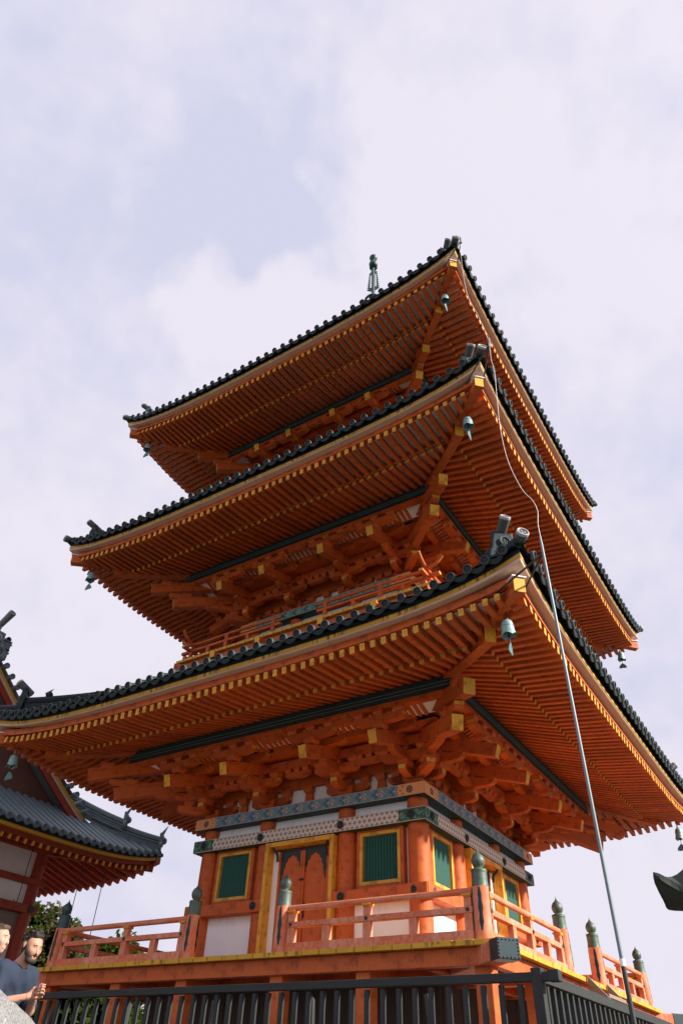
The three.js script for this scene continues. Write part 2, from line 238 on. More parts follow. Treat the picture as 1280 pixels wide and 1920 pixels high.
// ------------------------------------------------------------------ the ground
const groundY = (x, z) => 1.2 * (1 - smooth(9.2, 14.6, z)) + 0;
{
  const g = new THREE.PlaneGeometry(1, 1, 120, 120), p = g.attributes.position, uv = g.attributes.uv;
  for (let i = 0; i < p.count; i++) { const a = p.getX(i) * 2, b = p.getY(i) * 2; const x = Math.sign(a) * (Math.abs(a) * 30 + Math.pow(Math.abs(a), 6) * 1500), z = Math.sign(b) * (Math.abs(b) * 30 + Math.pow(Math.abs(b), 6) * 1500); p.setXYZ(i, x, groundY(x, z) + 0.02 * perlin.noise(x * 0.7, 0, z * 0.7), z); uv.setXY(i, x * 0.3, z * 0.3); }
  const ix = g.index.array; for (let i = 0; i < ix.length; i += 3) { const t = ix[i]; ix[i] = ix[i + 1]; ix[i + 1] = t; }
  g.computeVertexNormals(); structure(mesh('ground', g, M.ground), 'ground');
}

// ------------------------------------------------------------------ the pagoda
const P = top(new THREE.Group(), 'pagoda', 'three storey vermilion pagoda with dark tiled roofs filling the middle of the picture', 'pagoda');
const ST = [
  { A: 2.65, B: 1.03, H: 6.40, E: 6.637, Ey: 7.75, Lr: 0.33, Lu: 0.17, p: 4, top: 2.9, a: 0.42, b: 0.043 },
  { A: 2.40, B: 0.94, H: 11.74, E: 6.443, Ey: 13.06, Lr: 0.36, Lu: 0.14, p: 3.6, top: 2.7, a: 0.45, b: 0.05 },
  { A: 2.12, B: 0.84, H: 17.31, E: 6.161, Ey: 18.34, Lr: 0.56, Lu: 0.16, p: 3, top: 0.36, a: 0.50, b: 0.062 },
];
const rafterJobs = { flying_rafter: [], base_rafter: [] };
const camDist = (m) => V(0, 0, 0).setFromMatrixPosition(m).distanceTo(CAM);

function discGeo(r) {   // round eave tile end: raised rim, recessed field with a boss and three commas
  return memo(`disc${r}`, () => {
    const rim = lathe([[r * 0.74, 0.016], [r * 0.78, 0.03], [r * 0.94, 0.03], [r, 0.02], [r, -0.02]], 18).rotateX(Math.PI / 2);
    const field = new THREE.CircleGeometry(r * 0.78, 18).translate(0, 0, 0.012);
    paint(rim, C(0.07, 0.085, 0.085)); paint(field, C(0.015, 0.024, 0.026));
    const parts = [[rim], [field]];
    for (let i = 0; i < 3; i++) parts.push([paint(new THREE.SphereGeometry(r * 0.2, 6, 4).scale(1, 1, 0.5), C(0.05, 0.06, 0.06)), mx(r * 0.3 * Math.cos(i * 2.094), r * 0.3 * Math.sin(i * 2.094), 0.012)]);
    return merged(parts);
  });
}
function buildRoof(k) {
  const S = ST[k], { A, H, E, Ey } = S, up = A + 1.5;
  const lr = (t) => S.Lr * Math.pow(Math.abs(t), S.p), lu = (t) => lr(t) + S.Lu * Math.pow(Math.abs(t), 8);
  const rampU = (u) => clamp((u - up) / (E - up));
  const Ru = E + 0.09, Ry = Ey + 0.13;
  const roofY = (u) => Ry + (Ru - u) * S.a + (Ru - u) ** 2 * S.b;
  const shell = (s, u) => roofY(u) + lu(s / Math.max(u, 0.01)) * Math.pow(clamp((u - S.top) / (Ru - S.top)), 1.6);
  // tile bed
  const gs = [];
  for (let f = 0; f < 4; f++) { const g = new THREE.PlaneGeometry(1, 1, 36, 14), p = g.attributes.position, uv = g.attributes.uv;
    for (let i = 0; i < p.count; i++) { const t = p.getX(i) * 2, v = p.getY(i) + 0.5, u = S.top + (Ru - S.top) * (1 - v); p.setXYZ(i, t * u, shell(t * u, u), u); uv.setXY(i, t * u, u); }
    g.computeVertexNormals(); gs.push([g, faceM[f]]); }
  const roof = mesh('roof', merged(gs), M.tile, P);
  const stuffRows = [], stuffTiles = [];
  // edge boards
  for (let f = 0; f < 4; f++) {
    const kaya = sweep(rect(E - 0.30, Ey - 0.22, E - 0.167, Ey - 0.088), (t) => lr(t));
    mesh('eave_beam', kaya, M.vermilion, roof, faceM[f]);
    const nb = 7; for (let i = 0; i < nb; i++) { const off = 0.06 * Math.sin(i * 9.1 + f), a = i ? -1 + 2 * i / nb + off * 0.5 + 0.0006 : -1, b = i < nb - 1 ? -1 + 2 * (i + 1) / nb + 0.06 * Math.sin((i + 1) * 9.1 + f) * 0.5 - 0.0006 : 1;
      mesh('fascia_board', sweep([[E - 0.34, Ey - 0.086], [E - 0.34, Ey - 0.01], [E - 0.004, Ey - 0.01], [E - 0.004, Ey - 0.072], [E - 0.02, Ey - 0.088]], (t, q) => lr(t) + (lu(t) - lr(t)) * (q[1] > Ey - 0.05 ? 1 : 0.55), a, b, 6), M.pale, roof, faceM[f]);
      mesh('yellow_trim', sweep([[E - 0.002, Ey - 0.066], [E - 0.05, Ey + 0.004], [E + 0.006, Ey + 0.004], [E + 0.006, Ey - 0.066]], (t) => lu(t), a, b, 6), M.ochre, roof, faceM[f]); }
    mesh('tile_batten', sweep(rect(E - 0.3, Ey + 0.008, E - 0.004, Ey + 0.10), (t) => lu(t)), M.tile, roof, faceM[f]);
    mesh('rafter_tie', sweep(rect(E - 1.30, Ey - 0.165, E - 1.15, Ey - 0.10), (t) => lr(t) * rampU(E - 1.2)), M.vermilion, roof, faceM[f]);
    // soffit boards above both tiers of rafters
    const so = new THREE.PlaneGeometry(1, 1, 30, 1), p = so.attributes.position; for (let i = 0; i < p.count; i++) { const t = p.getX(i) * 2, o = p.getY(i) > 0, u = o ? E - 0.29 : E - 1.28; p.setXYZ(i, t * u, (o ? Ey - 0.205 : Ey - 0.06) + lr(t) * rampU(u), u); } so.computeVertexNormals();
    mesh('soffit', so, M.soffit, roof, faceM[f]);
    const sb = new THREE.PlaneGeometry(1, 1, 30, 1), pb = sb.attributes.position; const yb = (u) => Ey - 0.25 + (E - 1.19 - u) * 0.3;
    for (let i = 0; i < pb.count; i++) { const t = pb.getX(i) * 2, o = pb.getY(i) > 0, u = o ? E - 1.2 : up - 0.5; pb.setXYZ(i, t * u, yb(u) + 0.072 + lr(t) * rampU(u), u); } sb.computeVertexNormals();
    mesh('soffit', sb, M.soffit, roof, faceM[f]);
    // rafters, parallel right out to the hips
    const n = Math.floor((E - 0.36) / 0.207);
    for (let i = -n; i < n; i++) { const s = (i + 0.5) * 0.207, t = s / E;
      { const u1 = E - 0.18, u0 = Math.max(E - 1.30, Math.abs(s) + 0.10); if (u1 - u0 > 0.06) { const L = lr(t), q = along(Ey - 0.155 + (E - 1.3 - u0) * 0.147 + L * rampU(u0), u0, Ey - 0.302 + L, u1); rafterJobs.flying_rafter.push([tipped(0.094, 0.13, q.L + 0.03 * (rnd() - 0.5)), fm(f, s + 0.010 * (rnd() - 0.5), q.y + 0.006 * (rnd() - 0.5), q.u, q.a, 0.008 * (rnd() - 0.5)), roof]); } }
      { const u1 = E - 1.19, u0 = Math.max(up - 0.35, Math.abs(s) + 0.12); if (u1 - u0 > 0.08) { const L = lr(t), q = along(yb(u0) + L * rampU(u0), u0, yb(u1) + L * rampU(u1), u1); rafterJobs.base_rafter.push([tipped(0.09, 0.12, q.L + 0.03 * (rnd() - 0.5)), fm(f, s + 0.010 * (rnd() - 0.5), q.y + 0.008, q.u, q.a, 0.008 * (rnd() - 0.5)), roof]); } }
    }
    // pan tiles at the eave and rows of round tiles
    const pitch = 0.305, nr = Math.floor((Ru - 0.16) / pitch);
    for (let i = -nr; i <= nr; i++) { const s = i * pitch, ye = shell(s, Ru), sl = Math.atan(S.a);
      if (Math.abs(s) < Ru - 0.2) {
        const uEnd = Math.max(S.top + 0.05, Math.abs(s) + 0.02), N = 7, R = 0.074, KR = 6, pos = [], uv = [], idx = [];
        for (let a = 0; a <= N; a++) { const u = Ru + 0.05 + (uEnd - Ru - 0.05) * a / N, y = shell(s, Math.min(u, Ru)) - (u > Ru ? (u - Ru) * S.a : 0) + 0.035; for (let b = 0; b <= KR; b++) { const th = Math.PI * b / KR; pos.push(s + R * Math.cos(th), y + R * Math.sin(th) * 1.0 - 0.0, u); uv.push(u, th * R); } }
        for (let a = 0; a < N; a++) for (let b = 0; b < KR; b++) { const w = a * (KR + 1) + b; idx.push(w, w + KR + 1, w + 1, w + 1, w + KR + 1, w + KR + 2); }
        const g = new THREE.BufferGeometry(); g.setAttribute('position', new THREE.Float32BufferAttribute(pos, 3)); g.setAttribute('uv', new THREE.Float32BufferAttribute(uv, 2)); g.setIndex(idx); g.computeVertexNormals(); { const k = rr(0.7, 1.5); paint(g, C(0.018 * k, 0.03 * k, 0.033 * k)); }
        const row = merged([[g], [discGeo(0.081), mx(s, shell(s, Ru) - 0.05 * S.a + 0.045, Ru + 0.055, sl * 0.6)]]);
        if (f < 2) mesh('round_tile_row', row, M.tileV, roof, faceM[f]); else stuffRows.push([row, faceM[f]]);
      }
      const sm = s + pitch / 2; if (i < nr && Math.abs(sm) < Ru - 0.12) { 
        // the bowl is turned so that its hollow is up
        const pan = memo('pan2', () => { const gg = new THREE.CylinderGeometry(0.26, 0.26, 0.34, 6, 1, true, Math.PI - 0.56, 1.12).rotateX(Math.PI / 2); const p2 = gg.attributes.position; let mn = 9; for (let q = 0; q < p2.count; q++) mn = Math.min(mn, p2.getY(q)); const bottom = mn; gg.translate(0, -bottom, 0); const w = 0.139, sh = new THREE.Shape(); sh.moveTo(-w, 0.045); for (let q = 1; q <= 6; q++) { const x = -w + 2 * w * q / 6; sh.lineTo(x, 0.045 * (x / w) ** 2); } for (let q = 6; q >= 0; q--) { const x = -w + 2 * w * q / 6; sh.lineTo(x, -0.02 - 0.07 * (1 - (x / w) ** 2)); } return merged([[gg], [new THREE.ExtrudeGeometry(sh, { depth: 0.025, bevelEnabled: false }), mx(0, 0, 0.16)]]); });
        const m4 = fm(f, sm, shell(sm, Ru) + 0.02, Ru - 0.13, sl * 0.75);
        if (f < 2) mesh('eave_tile', pan, M.tile, roof, m4); else stuffTiles.push([pan, m4]); } }
  }
  const o1 = mesh('round_tile_row', merged(stuffRows), M.tileV, roof); o1.userData.kind = 'stuff';
  const o2 = mesh('eave_tile', merged(stuffTiles), M.tile, roof); o2.userData.kind = 'stuff';
  // hips: rafters below, ridges and demon tiles above (z of the diagonal frame runs out along the hip)
  for (let c = 0; c < 4; c++) {
    const D = diagM(c), at = (d, y, rx = 0) => D.clone().multiply(mx(0, y, d * R2, rx));
    const yb = (u) => Ey - 0.25 + (E - 1.19 - u) * 0.3 - 0.06;
    { const u0 = A + 0.9, u1 = E - 1.0, q = along(yb(u0), u0 * R2, yb(u1) + S.Lr * 0.55, u1 * R2); mesh('hip_rafter', tipped(0.2, 0.26, q.L), M.two, roof, D.clone().multiply(mx(0, q.y, q.u, q.a))); }
    { const u0 = E - 1.35, u1 = E - 0.12, q = along(yb(E - 1.35) + S.Lr * 0.5 + 0.2, u0 * R2, Ey - 0.335 + S.Lr, u1 * R2); const hr = mesh('hip_rafter', tipped(0.19, 0.24, q.L), M.two, roof, D.clone().multiply(mx(0, q.y, q.u, q.a)));
      mesh('hip_cap', bx(0.24, 0.02, 0.22), M.white, roof, D.clone().multiply(mx(0, Ey - 0.185 + S.Lr, (u1 - 0.02) * R2 - 0.05))); }
    // ridge
    const N = 16, ribs = []; const uTop = Math.max(S.top + 0.05, 0.4);
    const ridgeAt = (u) => shell(u * 0.999, u);
    const u1 = E - 0.42;
    const path = (off, ua, ub) => { const a = []; for (let i = 0; i <= N; i++) { const u = ua + (ub - ua) * i / N; a.push(V(0, ridgeAt(u) + off, u * R2)); } return a; };
    const ridge = (w, h, off, ua, ub) => { const pts = path(off, ua, ub), sh = []; const pos = [], idx = [], uv = []; for (const [i, q] of pts.entries()) { for (const [x, y] of [[-w / 2, 0], [-w / 2, h], [w / 2, h], [w / 2, 0]]) { pos.push(x, q.y + y, q.z); uv.push(x + y, q.z); } if (i < N) { const b = i * 4; for (let e = 0; e < 3; e++) idx.push(b + e, b + e + 4, b + e + 1, b + e + 1, b + e + 4, b + e + 5); } } const b = N * 4; idx.push(b, b + 1, b + 2, b, b + 2, b + 3); const g = new THREE.BufferGeometry(); g.setAttribute('position', new THREE.Float32BufferAttribute(pos, 3)); g.setAttribute('uv', new THREE.Float32BufferAttribute(uv, 2)); g.setIndex(idx); const n2 = g.toNonIndexed(); n2.computeVertexNormals(); return n2; };
    const rp = [];
    rp.push([ridge(0.26, 0.20, -0.02, uTop, u1)], [ridge(0.32, 0.03, 0.17, uTop, u1)], [ridge(0.30, 0.03, 0.22, uTop, u1)]);
    rp.push([new THREE.TubeGeometry(new THREE.CatmullRomCurve3(path(0.28, uTop, u1)), 24, 0.085, 8, false)]);
    // lower, shorter ridge out to the very corner
    rp.push([new THREE.TubeGeometry(new THREE.CatmullRomCurve3([V(0, ridgeAt(u1) + 0.08, u1 * R2 - 0.1), V(0, ridgeAt(E - 0.2) + 0.08, (E - 0.2) * R2), V(0, ridgeAt(Ru) + 0.06, (Ru) * R2 - 0.02)]), 10, 0.10, 10, false)]);
    mesh('hip_ridge', merged(rp), M.tile, roof, D);
    // demon tile
    const oz = u1 * R2 + 0.03, oy = ridgeAt(u1);
    const sh = new THREE.Shape(); sh.moveTo(-0.24, -0.12); sh.bezierCurveTo(-0.32, 0.02, -0.22, 0.12, -0.2, 0.22); sh.bezierCurveTo(-0.2, 0.34, -0.14, 0.42, -0.16, 0.52); sh.bezierCurveTo(-0.10, 0.46, 0.10, 0.46, 0.16, 0.52); sh.bezierCurveTo(0.14, 0.42, 0.2, 0.34, 0.2, 0.22); sh.bezierCurveTo(0.22, 0.12, 0.32, 0.02, 0.24, -0.12); sh.lineTo(-0.24, -0.12);
    const oni = [[new THREE.ExtrudeGeometry(sh, { depth: 0.10, bevelEnabled: true, bevelSize: 0.02, bevelThickness: 0.02, bevelSegments: 2 }), mx(0, oy, oz)],
      [new THREE.SphereGeometry(0.10, 10, 8).scale(1.2, 1, 0.8), mx(0, oy + 0.16, oz + 0.12)], [new THREE.TorusGeometry(0.13, 0.03, 6, 14, Math.PI), mx(0, oy + 0.10, oz + 0.13, 0, 0, Math.PI)],
      [new THREE.ConeGeometry(0.045, 0.16, 6), mx(-0.17, oy + 0.5, oz + 0.05, 0, 0, 0.35)], [new THREE.ConeGeometry(0.045, 0.16, 6), mx(0.17, oy + 0.5, oz + 0.05, 0, 0, -0.35)]];
    mesh('demon_tile', merged(oni), M.tile, roof, D);
    mesh('medallion', discGeo(0.10), M.tileV, roof, D.clone().multiply(mx(0, oy + 0.30, oz + 0.135)));
    const tubeTile = (y, z, rx, L, r) => { const o = mesh('ridge_end_tile', merged([[paint(cyl(r, r * 0.86, L, 18).clone(), C(0.075, 0.09, 0.09)), mx(0, 0, L / 2, Math.PI / 2)], [paint(discGeo(r).clone(), C(0.42, 0.43, 0.43)), mx(0, 0, L)], [paint(new THREE.CircleGeometry(r * 0.6, 16), C(0.05, 0.06, 0.06)), mx(0, 0, L + 0.016)]]), M.tileV, roof, D.clone().multiply(mx(0, y, z, rx))); return o; };
    tubeTile(oy + 0.46, oz - 0.08, -0.62, 0.44, 0.095);
    tubeTile(ridgeAt(Ru) + 0.06, Ru * R2 - 0.16, -0.30, 0.24, 0.105);
    // small horned ornament beside the corner
    const cl = [[new THREE.ConeGeometry(0.05, 0.24, 7), mx(0, ridgeAt(E - 0.75) + 0.50, (E - 0.75) * R2, -0.7)], [new THREE.SphereGeometry(0.09, 8, 6), mx(0, ridgeAt(E - 0.75) + 0.40, (E - 0.75) * R2)]];
    mesh('ridge_horn', merged(cl), M.tile, roof, D);
  }
  return { roof, shell, ridgeTop: shell };
}

function buildBrackets(k) {
  const S = ST[k], { A, B, H } = S, w = 0.16, h = 0.16;
  const Ey = S.Ey, E = S.E, ypur = Ey - 0.25 + (E - 1.19 - (A + 1.5)) * 0.3 - 0.075;   // underside of the base rafters over the purlin
  const pt = ypur - H;                                                                 // purlin top above H
  const cluster = (f, s0, list, corner) => {
    const add = (n, g, m, M4) => list.push([n, g, m, M4]);
    add('bearing_block', block(0.42, 0.22), M.vermilion, fm(f, s0, H, A));
    add('bracket_arm', arm(1.06, h, w), M.two, fm(f, s0, H + 0.12, A));
    add('bracket_arm', arm(1.25, h, w), M.two, fm(f, s0, H + 0.121, A, 0, Math.PI / 2));
    for (const d of [-0.43, 0, 0.43]) add('bearing_block', block(0.23, 0.12), M.vermilion, fm(f, s0 + d, H + 0.28, A));
    add('bearing_block', block(0.23, 0.12), M.vermilion, fm(f, s0, H + 0.28, A + 0.5));
    add('bracket_arm', arm(1.06, h, w), M.two, fm(f, s0, H + 0.40, A + 0.5));
    add('bracket_arm', arm(2.16, h, w * 0.98), M.two, fm(f, s0, H + 0.398, A, 0, Math.PI / 2));
    for (const d of [-0.43, 0, 0.43]) add('bearing_block', block(0.23, 0.12), M.vermilion, fm(f, s0 + d, H + 0.56, A + 0.5));
    const ye = H + 0.425, ue = A + 1.80, q = along(ye + (1.75) * 0.30, ue - 1.75, ye, ue);
    add('tail_rafter', tipped(0.18, 0.25, q.L), M.two, fm(f, s0, q.y, q.u, q.a));
    add('bracket_arm', arm(1.06, 0.15, w), M.two, fm(f, s0, H + 0.79, A + 1.0));
    for (const d of [-0.43, 0, 0.43]) add('bearing_block', block(0.22, 0.11), M.vermilion, fm(f, s0 + d, H + 0.94, A + 1.0));
    const b3 = pt - 0.30;                                                               // underside of the purlin
    add('bearing_block', block(0.24, 0.12), M.vermilion, fm(f, s0, H + b3 - 0.45, A + 1.5));
    add('bracket_arm', arm(1.1, 0.15, w), M.two, fm(f, s0, H + b3 - 0.33, A + 1.5));
    for (const d of [-0.45, 0, 0.45]) add('bearing_block', block(0.22, 0.11), M.vermilion, fm(f, s0 + d, H + b3 - 0.18, A + 1.5));
  };
  const cornerExtra = (c, list) => {
    const D = diagM(c), add = (n, g, m, d, y, ry = 0, rx = 0) => list.push([n, g, m, D.clone().multiply(mx(0, y, d * R2, rx, ry))]);
    add('bracket_arm', arm(1.9, h, 0.18), M.two, A, H + 0.119, Math.PI / 2);
    add('bearing_block', block(0.25, 0.12), M.vermilion, A + 0.5, H + 0.28);
    add('bracket_arm', arm(3.2, h, 0.18), M.two, A, H + 0.396, Math.PI / 2);
    add('bearing_block', block(0.25, 0.11), M.vermilion, A + 1.0, H + 0.54);
    for (const [du, dy] of [[1.74, 0.37], [2.22, 0.745]]) { const ye = H + dy, ue = (A + du) * R2, q = along(ye + 2.4 * 0.24, ue - 2.4, ye, ue); list.push(['tail_rafter', tipped(0.22, 0.28, q.L), M.two, D.clone().multiply(mx(0, q.y, q.u, q.a))]); }
    add('bearing_block', block(0.27, 0.12), M.vermilion, A + 1.5, H + 0.62);
    add('bearing_block', block(0.3, 0.14), M.vermilion, A + 1.95, H + 0.92);
    add('bracket_arm', arm(1.0, 0.15, 0.18), M.two, A + 1.5, H + 0.56, Math.PI / 2);
  };
  const emit = (list, front) => {
    if (front) { const base = list[0], o = mesh('bracket_set', base[1], base[2], P, base[3]); const inv = new THREE.Matrix4().copy(base[3]).invert(); for (const [n, g, m, M4] of list.slice(1)) mesh(n, g, m === M.two ? twoTone[Math.floor(rnd() * 5)] : m, o, inv.clone().multiply(M4)); }
    else { const by = new Map(); for (const [, g, m, M4] of list) { if (!by.has(m)) by.set(m, []); by.get(m).push([g, M4]); } const o = new THREE.Group(); o.name = 'bracket_set'; P.add(o); for (const [m, l] of by) mesh(m === M.two ? 'bracket_arm' : 'bearing_block', merged(l), m, o).userData.kind = 'stuff'; }
  };
  for (let f = 0; f < 4; f++) for (const s0 of [-B, B]) { const l = []; cluster(f, s0, l); emit(l, f < 2); }
  for (let c = 0; c < 4; c++) { const l = []; cluster(c, A, l); const f2 = (c + 1) % 4; const l2 = []; cluster(f2, -A, l2); l.push(...l2.slice(1)); cornerExtra(c, l); emit(l, c !== 2); }
  // continuous members round the building
  const wallTop = H + pt;
  for (let f = 0; f < 4; f++) {
    mesh('plaster_panel', sweep(rect(A - 0.2, H - 0.01, A - 0.045, H + 0.41), flat, -1, 1, 1), M.white, P, faceM[f]);
    mesh('tie_beam', sweep(rect(A - 0.2, H + 0.411, A + 0.07, H + 0.60), flat, -1, 1, 1), M.vermilion, P, faceM[f]);
    mesh('upper_wall', sweep(rect(A - 0.2, H + 0.601, A + 0.02, wallTop + 0.3), flat, -1, 1, 1), M.vermilion, P, faceM[f]);
    mesh('tie_beam', sweep(rect(A + 0.43, H + 0.682, A + 0.57, H + 0.86), flat, -1, 1, 1), M.vermilion, P, faceM[f]);
    mesh('tie_beam', sweep(rect(A + 0.93, H + 1.052, A + 1.07, H + 1.16), flat, -1, 1, 1), M.vermilion, P, faceM[f]);
    mesh('bracket_ceiling', sweep(rect(A + 0.02, H + 0.93, A + 0.95, H + 0.95), flat, -1, 1, 1), M.vermilion, P, faceM[f]);
    const b3 = pt - 0.30; const pur = mesh('eave_purlin', sweep(rect(A + 1.39, H + b3 + 0.04, A + 1.61, H + pt - 0.005), flat, -1, 1, 1), M.purlin, P, faceM[f]);
    for (const dy of [0.09, 0.16]) mesh('painted_line', bx((A + 1.61) * 2 - 0.02, 0.010, 0.006), M.line, pur, mx(0, H + b3 + dy + 0.02, A + 1.614));
    mesh('tie_beam', sweep(rect(A + 1.43, H + b3 - 0.069, A + 1.57, H + b3 + 0.038), flat, -1, 1, 1), M.vermilion, P, faceM[f]);
    // curved ribs in front of white boards between the tie beam and the purlin
    const ribBoard = sweep([[A + 1.06, H + 1.0], [A + 1.06, H + 1.02], [A + 1.44, H + b3 + 0.04], [A + 1.44, H + b3 + 0.02]], flat, -1, 1, 1);
    const rb = mesh('rib_board', ribBoard, M.white, P, faceM[f]);
    if (f < 2) for (let s = -A - 0.9; s <= A + 0.91; s += 0.135) { const q = along(H + 0.985, A + 1.06, H + b3, A + 1.42); mesh('ceiling_rib', bx(0.07, 0.05, q.L), M.vermilion, rb, mx(s, q.y, q.u, q.a)); }
    // flared struts on the bays
    const strut = memo('strut', () => { const sh = new THREE.Shape(); sh.moveTo(-0.21, 0); sh.bezierCurveTo(-0.13, 0.03, -0.11, 0.08, -0.10, 0.14); sh.lineTo(-0.085, 0.27); sh.lineTo(0.085, 0.27); sh.lineTo(0.10, 0.14); sh.bezierCurveTo(0.11, 0.08, 0.13, 0.03, 0.21, 0); return new THREE.ExtrudeGeometry(sh, { depth: 0.08, bevelEnabled: false }); });
    for (const s of [0, (A + B) / 2, -(A + B) / 2]) for (const [u, yy] of [[A + 0.5, 0.47], [A + 1.0, 0.86], [A + 1.5, b3 - 0.20]]) { const ma = mesh('bay_arm', arm(0.62, 0.12, 0.12), M.two, P, fm(f, s, H + yy - 0.0, u)); for (const d of [-0.23, 0, 0.23]) mesh('bearing_block', block(0.16, 0.09), M.vermilion, ma, mx(d, 0.12, 0)); }
    for (const s of [0, (A + B) / 2, -(A + B) / 2]) { const st = mesh('bay_strut', strut, M.vermilion, P, fm(f, s, H, A - 0.044)); mesh('bearing_block', block(0.23, 0.13), M.vermilion, st, mx(0, 0.27, 0.04)); }
  }
}

function buildBody(k) {
  const S = ST[k], { A, B, H } = S, y0 = k ? H - 1.45 : 3.30, ub = A + 0.325 - 0.01 * k, lb = A + 0.30 - 0.01 * k;
  const um = k ? M.upper2 : M.upper1, lm = k ? M.lower2 : M.lower1;
  mesh('core_wall', bx(A * 2 - 0.30, H + 1.4 - y0, A * 2 - 0.30), M.white, P, mx(0, (H + 1.4 + y0) / 2, 0));
  for (let c = 0; c < 4; c++) for (const s of [-A, -B, B]) {
    const col = mesh('column', cyl(0.208, 0.215, H - 0.235 - y0, 28), M.vermilion, P, fm(c, s, (H - 0.235 + y0) / 2, A));
  }
  for (let f = 0; f < 4; f++) {
    const nail = memo('nail', () => merged([[cyl(0.085, 0.085, 0.025, 6), mx(0, 0, 0, Math.PI / 2)], [new THREE.SphereGeometry(0.05, 10, 6).scale(1, 1, 0.7), mx(0, 0, 0.012)]]));
    const u1 = mesh('head_beam', sweep(rect(A - 0.16, H - 0.235, ub, H), flat, -1, 1, 1), M.darkGreen, P, faceM[f]);
    mesh('painted_face', new THREE.PlaneGeometry(ub * 2, 0.229), um, u1, mx(0, H - 0.1175, ub + 0.003));
    const l1 = mesh('lower_band', sweep(rect(A - 0.10, H - 0.711, lb, H - 0.464), flat, -1, 1, 1), M.darkGreen, P, faceM[f]);
    mesh('painted_face', new THREE.PlaneGeometry(lb * 2, 0.241), lm, l1, mx(0, H - 0.5875, lb + 0.003));
    for (const s of [-A, -B, B, A]) mesh('nail_cover', nail, M.iron, l1, mx(s, H - 0.5875, lb + 0.014));
    mesh('plaster_strip', bx(A * 2 - 0.36, 0.24, 0.05), M.white, P, fm(f, 0, H - 0.35, A + 0.02));
    if (k) continue;
    // ---- first storey wall: waist beam, panels, windows, door
    for (const sg of [-1, 1]) {
      const m = sg * 1.84;
      const wb = mesh('waist_beam', rbx(2.95 - 0.87, 0.22, 0.26, 0.012), M.vermilion, P, fm(f, sg * (2.95 + 0.87) / 2, 4.51, 2.80));
      if (f === 0 || f === 2) { /* the beams of the two other faces butt against this one */ }
      for (const s of [1.07, 2.67]) mesh('nail_cover', nail, M.iron, wb, mx(sg * s - sg * 1.91, 0, 0.135));
      mesh('foot_beam', rbx(1.50, 0.24, 0.2, 0.012), M.vermilion, P, fm(f, m, 3.46, 2.76));
      mesh('plaster_panel', bx(1.5, 1.0, 0.04), M.white, P, fm(f, m, 3.95, 2.66));
      mesh('wall_board', bx(1.5, 1.32, 0.04), M.white, P, fm(f, m, 5.1, 2.60));
      // window
      const wy = 5.175, ww = 0.91, wh = 0.95, win = mesh('window', bx(ww - 0.1, wh - 0.1, 0.03), M.darkGreen, P, fm(f, m, wy, 2.645));
      for (const [a, b, c, d] of [[0, wh / 2 - 0.03, ww, 0.06], [0, -wh / 2 + 0.03, ww, 0.06], [-ww / 2 + 0.03, 0, 0.06, wh - 0.12], [ww / 2 - 0.03, 0, 0.06, wh - 0.12]]) mesh('window_frame', bx(c, d, 0.16), M.yellow, win, mx(a, b, 0.04));
      const slat = memo('slat', () => bx(0.042, wh - 0.145, 0.042).clone().rotateY(Math.PI / 4)); for (let i = 0; i < 12; i++) mesh('slat', memo('slat3', () => boxUV(new THREE.BoxGeometry(0.040, 0.83, 0.040), 0.040, 0.83, 0.040).rotateY(Math.PI / 4)), M.green, win, mx(-0.365 + i * 0.0664, 0, 0.047));
      for (const s of [-0.494, 0.494]) mesh('window_post', rbx(0.075, 1.09, 0.16, 0.01), M.vermilion, P, fm(f, m + s, 5.155, 2.68));
      mesh('window_rail', rbx(0.92, 0.045, 0.155, 0.006), M.vermilion, P, fm(f, m, 5.676, 2.682));
      mesh('window_rail', rbx(0.92, 0.075, 0.155, 0.006), M.vermilion, P, fm(f, m, 4.660, 2.682));
      // door jambs
      mesh('door_frame', rbx(0.09, 2.33, 0.34, 0.012), M.yellow, P, fm(f, sg * 0.822, 3.345 + 1.165, 2.785));
      mesh('door_side_panel', bx(0.14, 2.14, 0.06), M.white, P, fm(f, sg * 0.705, 4.46, 2.70));
      mesh('door_post', bx(0.055, 2.12, 0.08), M.vermilion, P, fm(f, sg * 0.606, 4.46, 2.695));
    }
    mesh('door_frame', rbx(1.55, 0.095, 0.339, 0.012), M.yellow, P, fm(f, 0, 5.627, 2.784));
    mesh('threshold', rbx(1.42, 0.16, 0.3, 0.012), M.vermilion, P, fm(f, 0, 3.41, 2.78));
    for (const sg of [-1, 1]) {
      const door = mesh('door_leaf', rbx(0.562, 2.08, 0.07, 0.01), M.vermilion, P, fm(f, sg * 0.286, 4.49, 2.685));
      // iron plates with a cusped arch cut out, top and bottom
      const plate = memo('plate', () => { const w = 0.281, sh = new THREE.Shape(); sh.moveTo(-w, 0); sh.lineTo(w, 0); sh.lineTo(w, -0.62); for (const [x, y] of [[0.86, -0.54], [0.88, -0.48], [0.76, -0.43], [0.78, -0.36], [0.64, -0.31], [0.62, -0.24], [0.45, -0.21], [0.40, -0.145], [0.2, -0.13], [0, -0.085], [-0.2, -0.13], [-0.40, -0.145], [-0.45, -0.21], [-0.62, -0.24], [-0.64, -0.31], [-0.78, -0.36], [-0.76, -0.43], [-0.88, -0.48], [-0.86, -0.54], [-1, -0.62]]) sh.lineTo(x * w, y); return new THREE.ExtrudeGeometry(sh, { depth: 0.012, bevelEnabled: false }); });
      mesh('iron_plate', plate, M.iron, door, mx(0, 1.04, 0.035)); mesh('iron_plate', plate, M.iron, door, mx(0, -1.04, 0.035, 0, 0, Math.PI, 1, 0.7, 1));
      mesh('lock_plate', bx(0.07, 0.26, 0.02), M.iron, door, mx(-sg * 0.235, -0.10, 0.046));
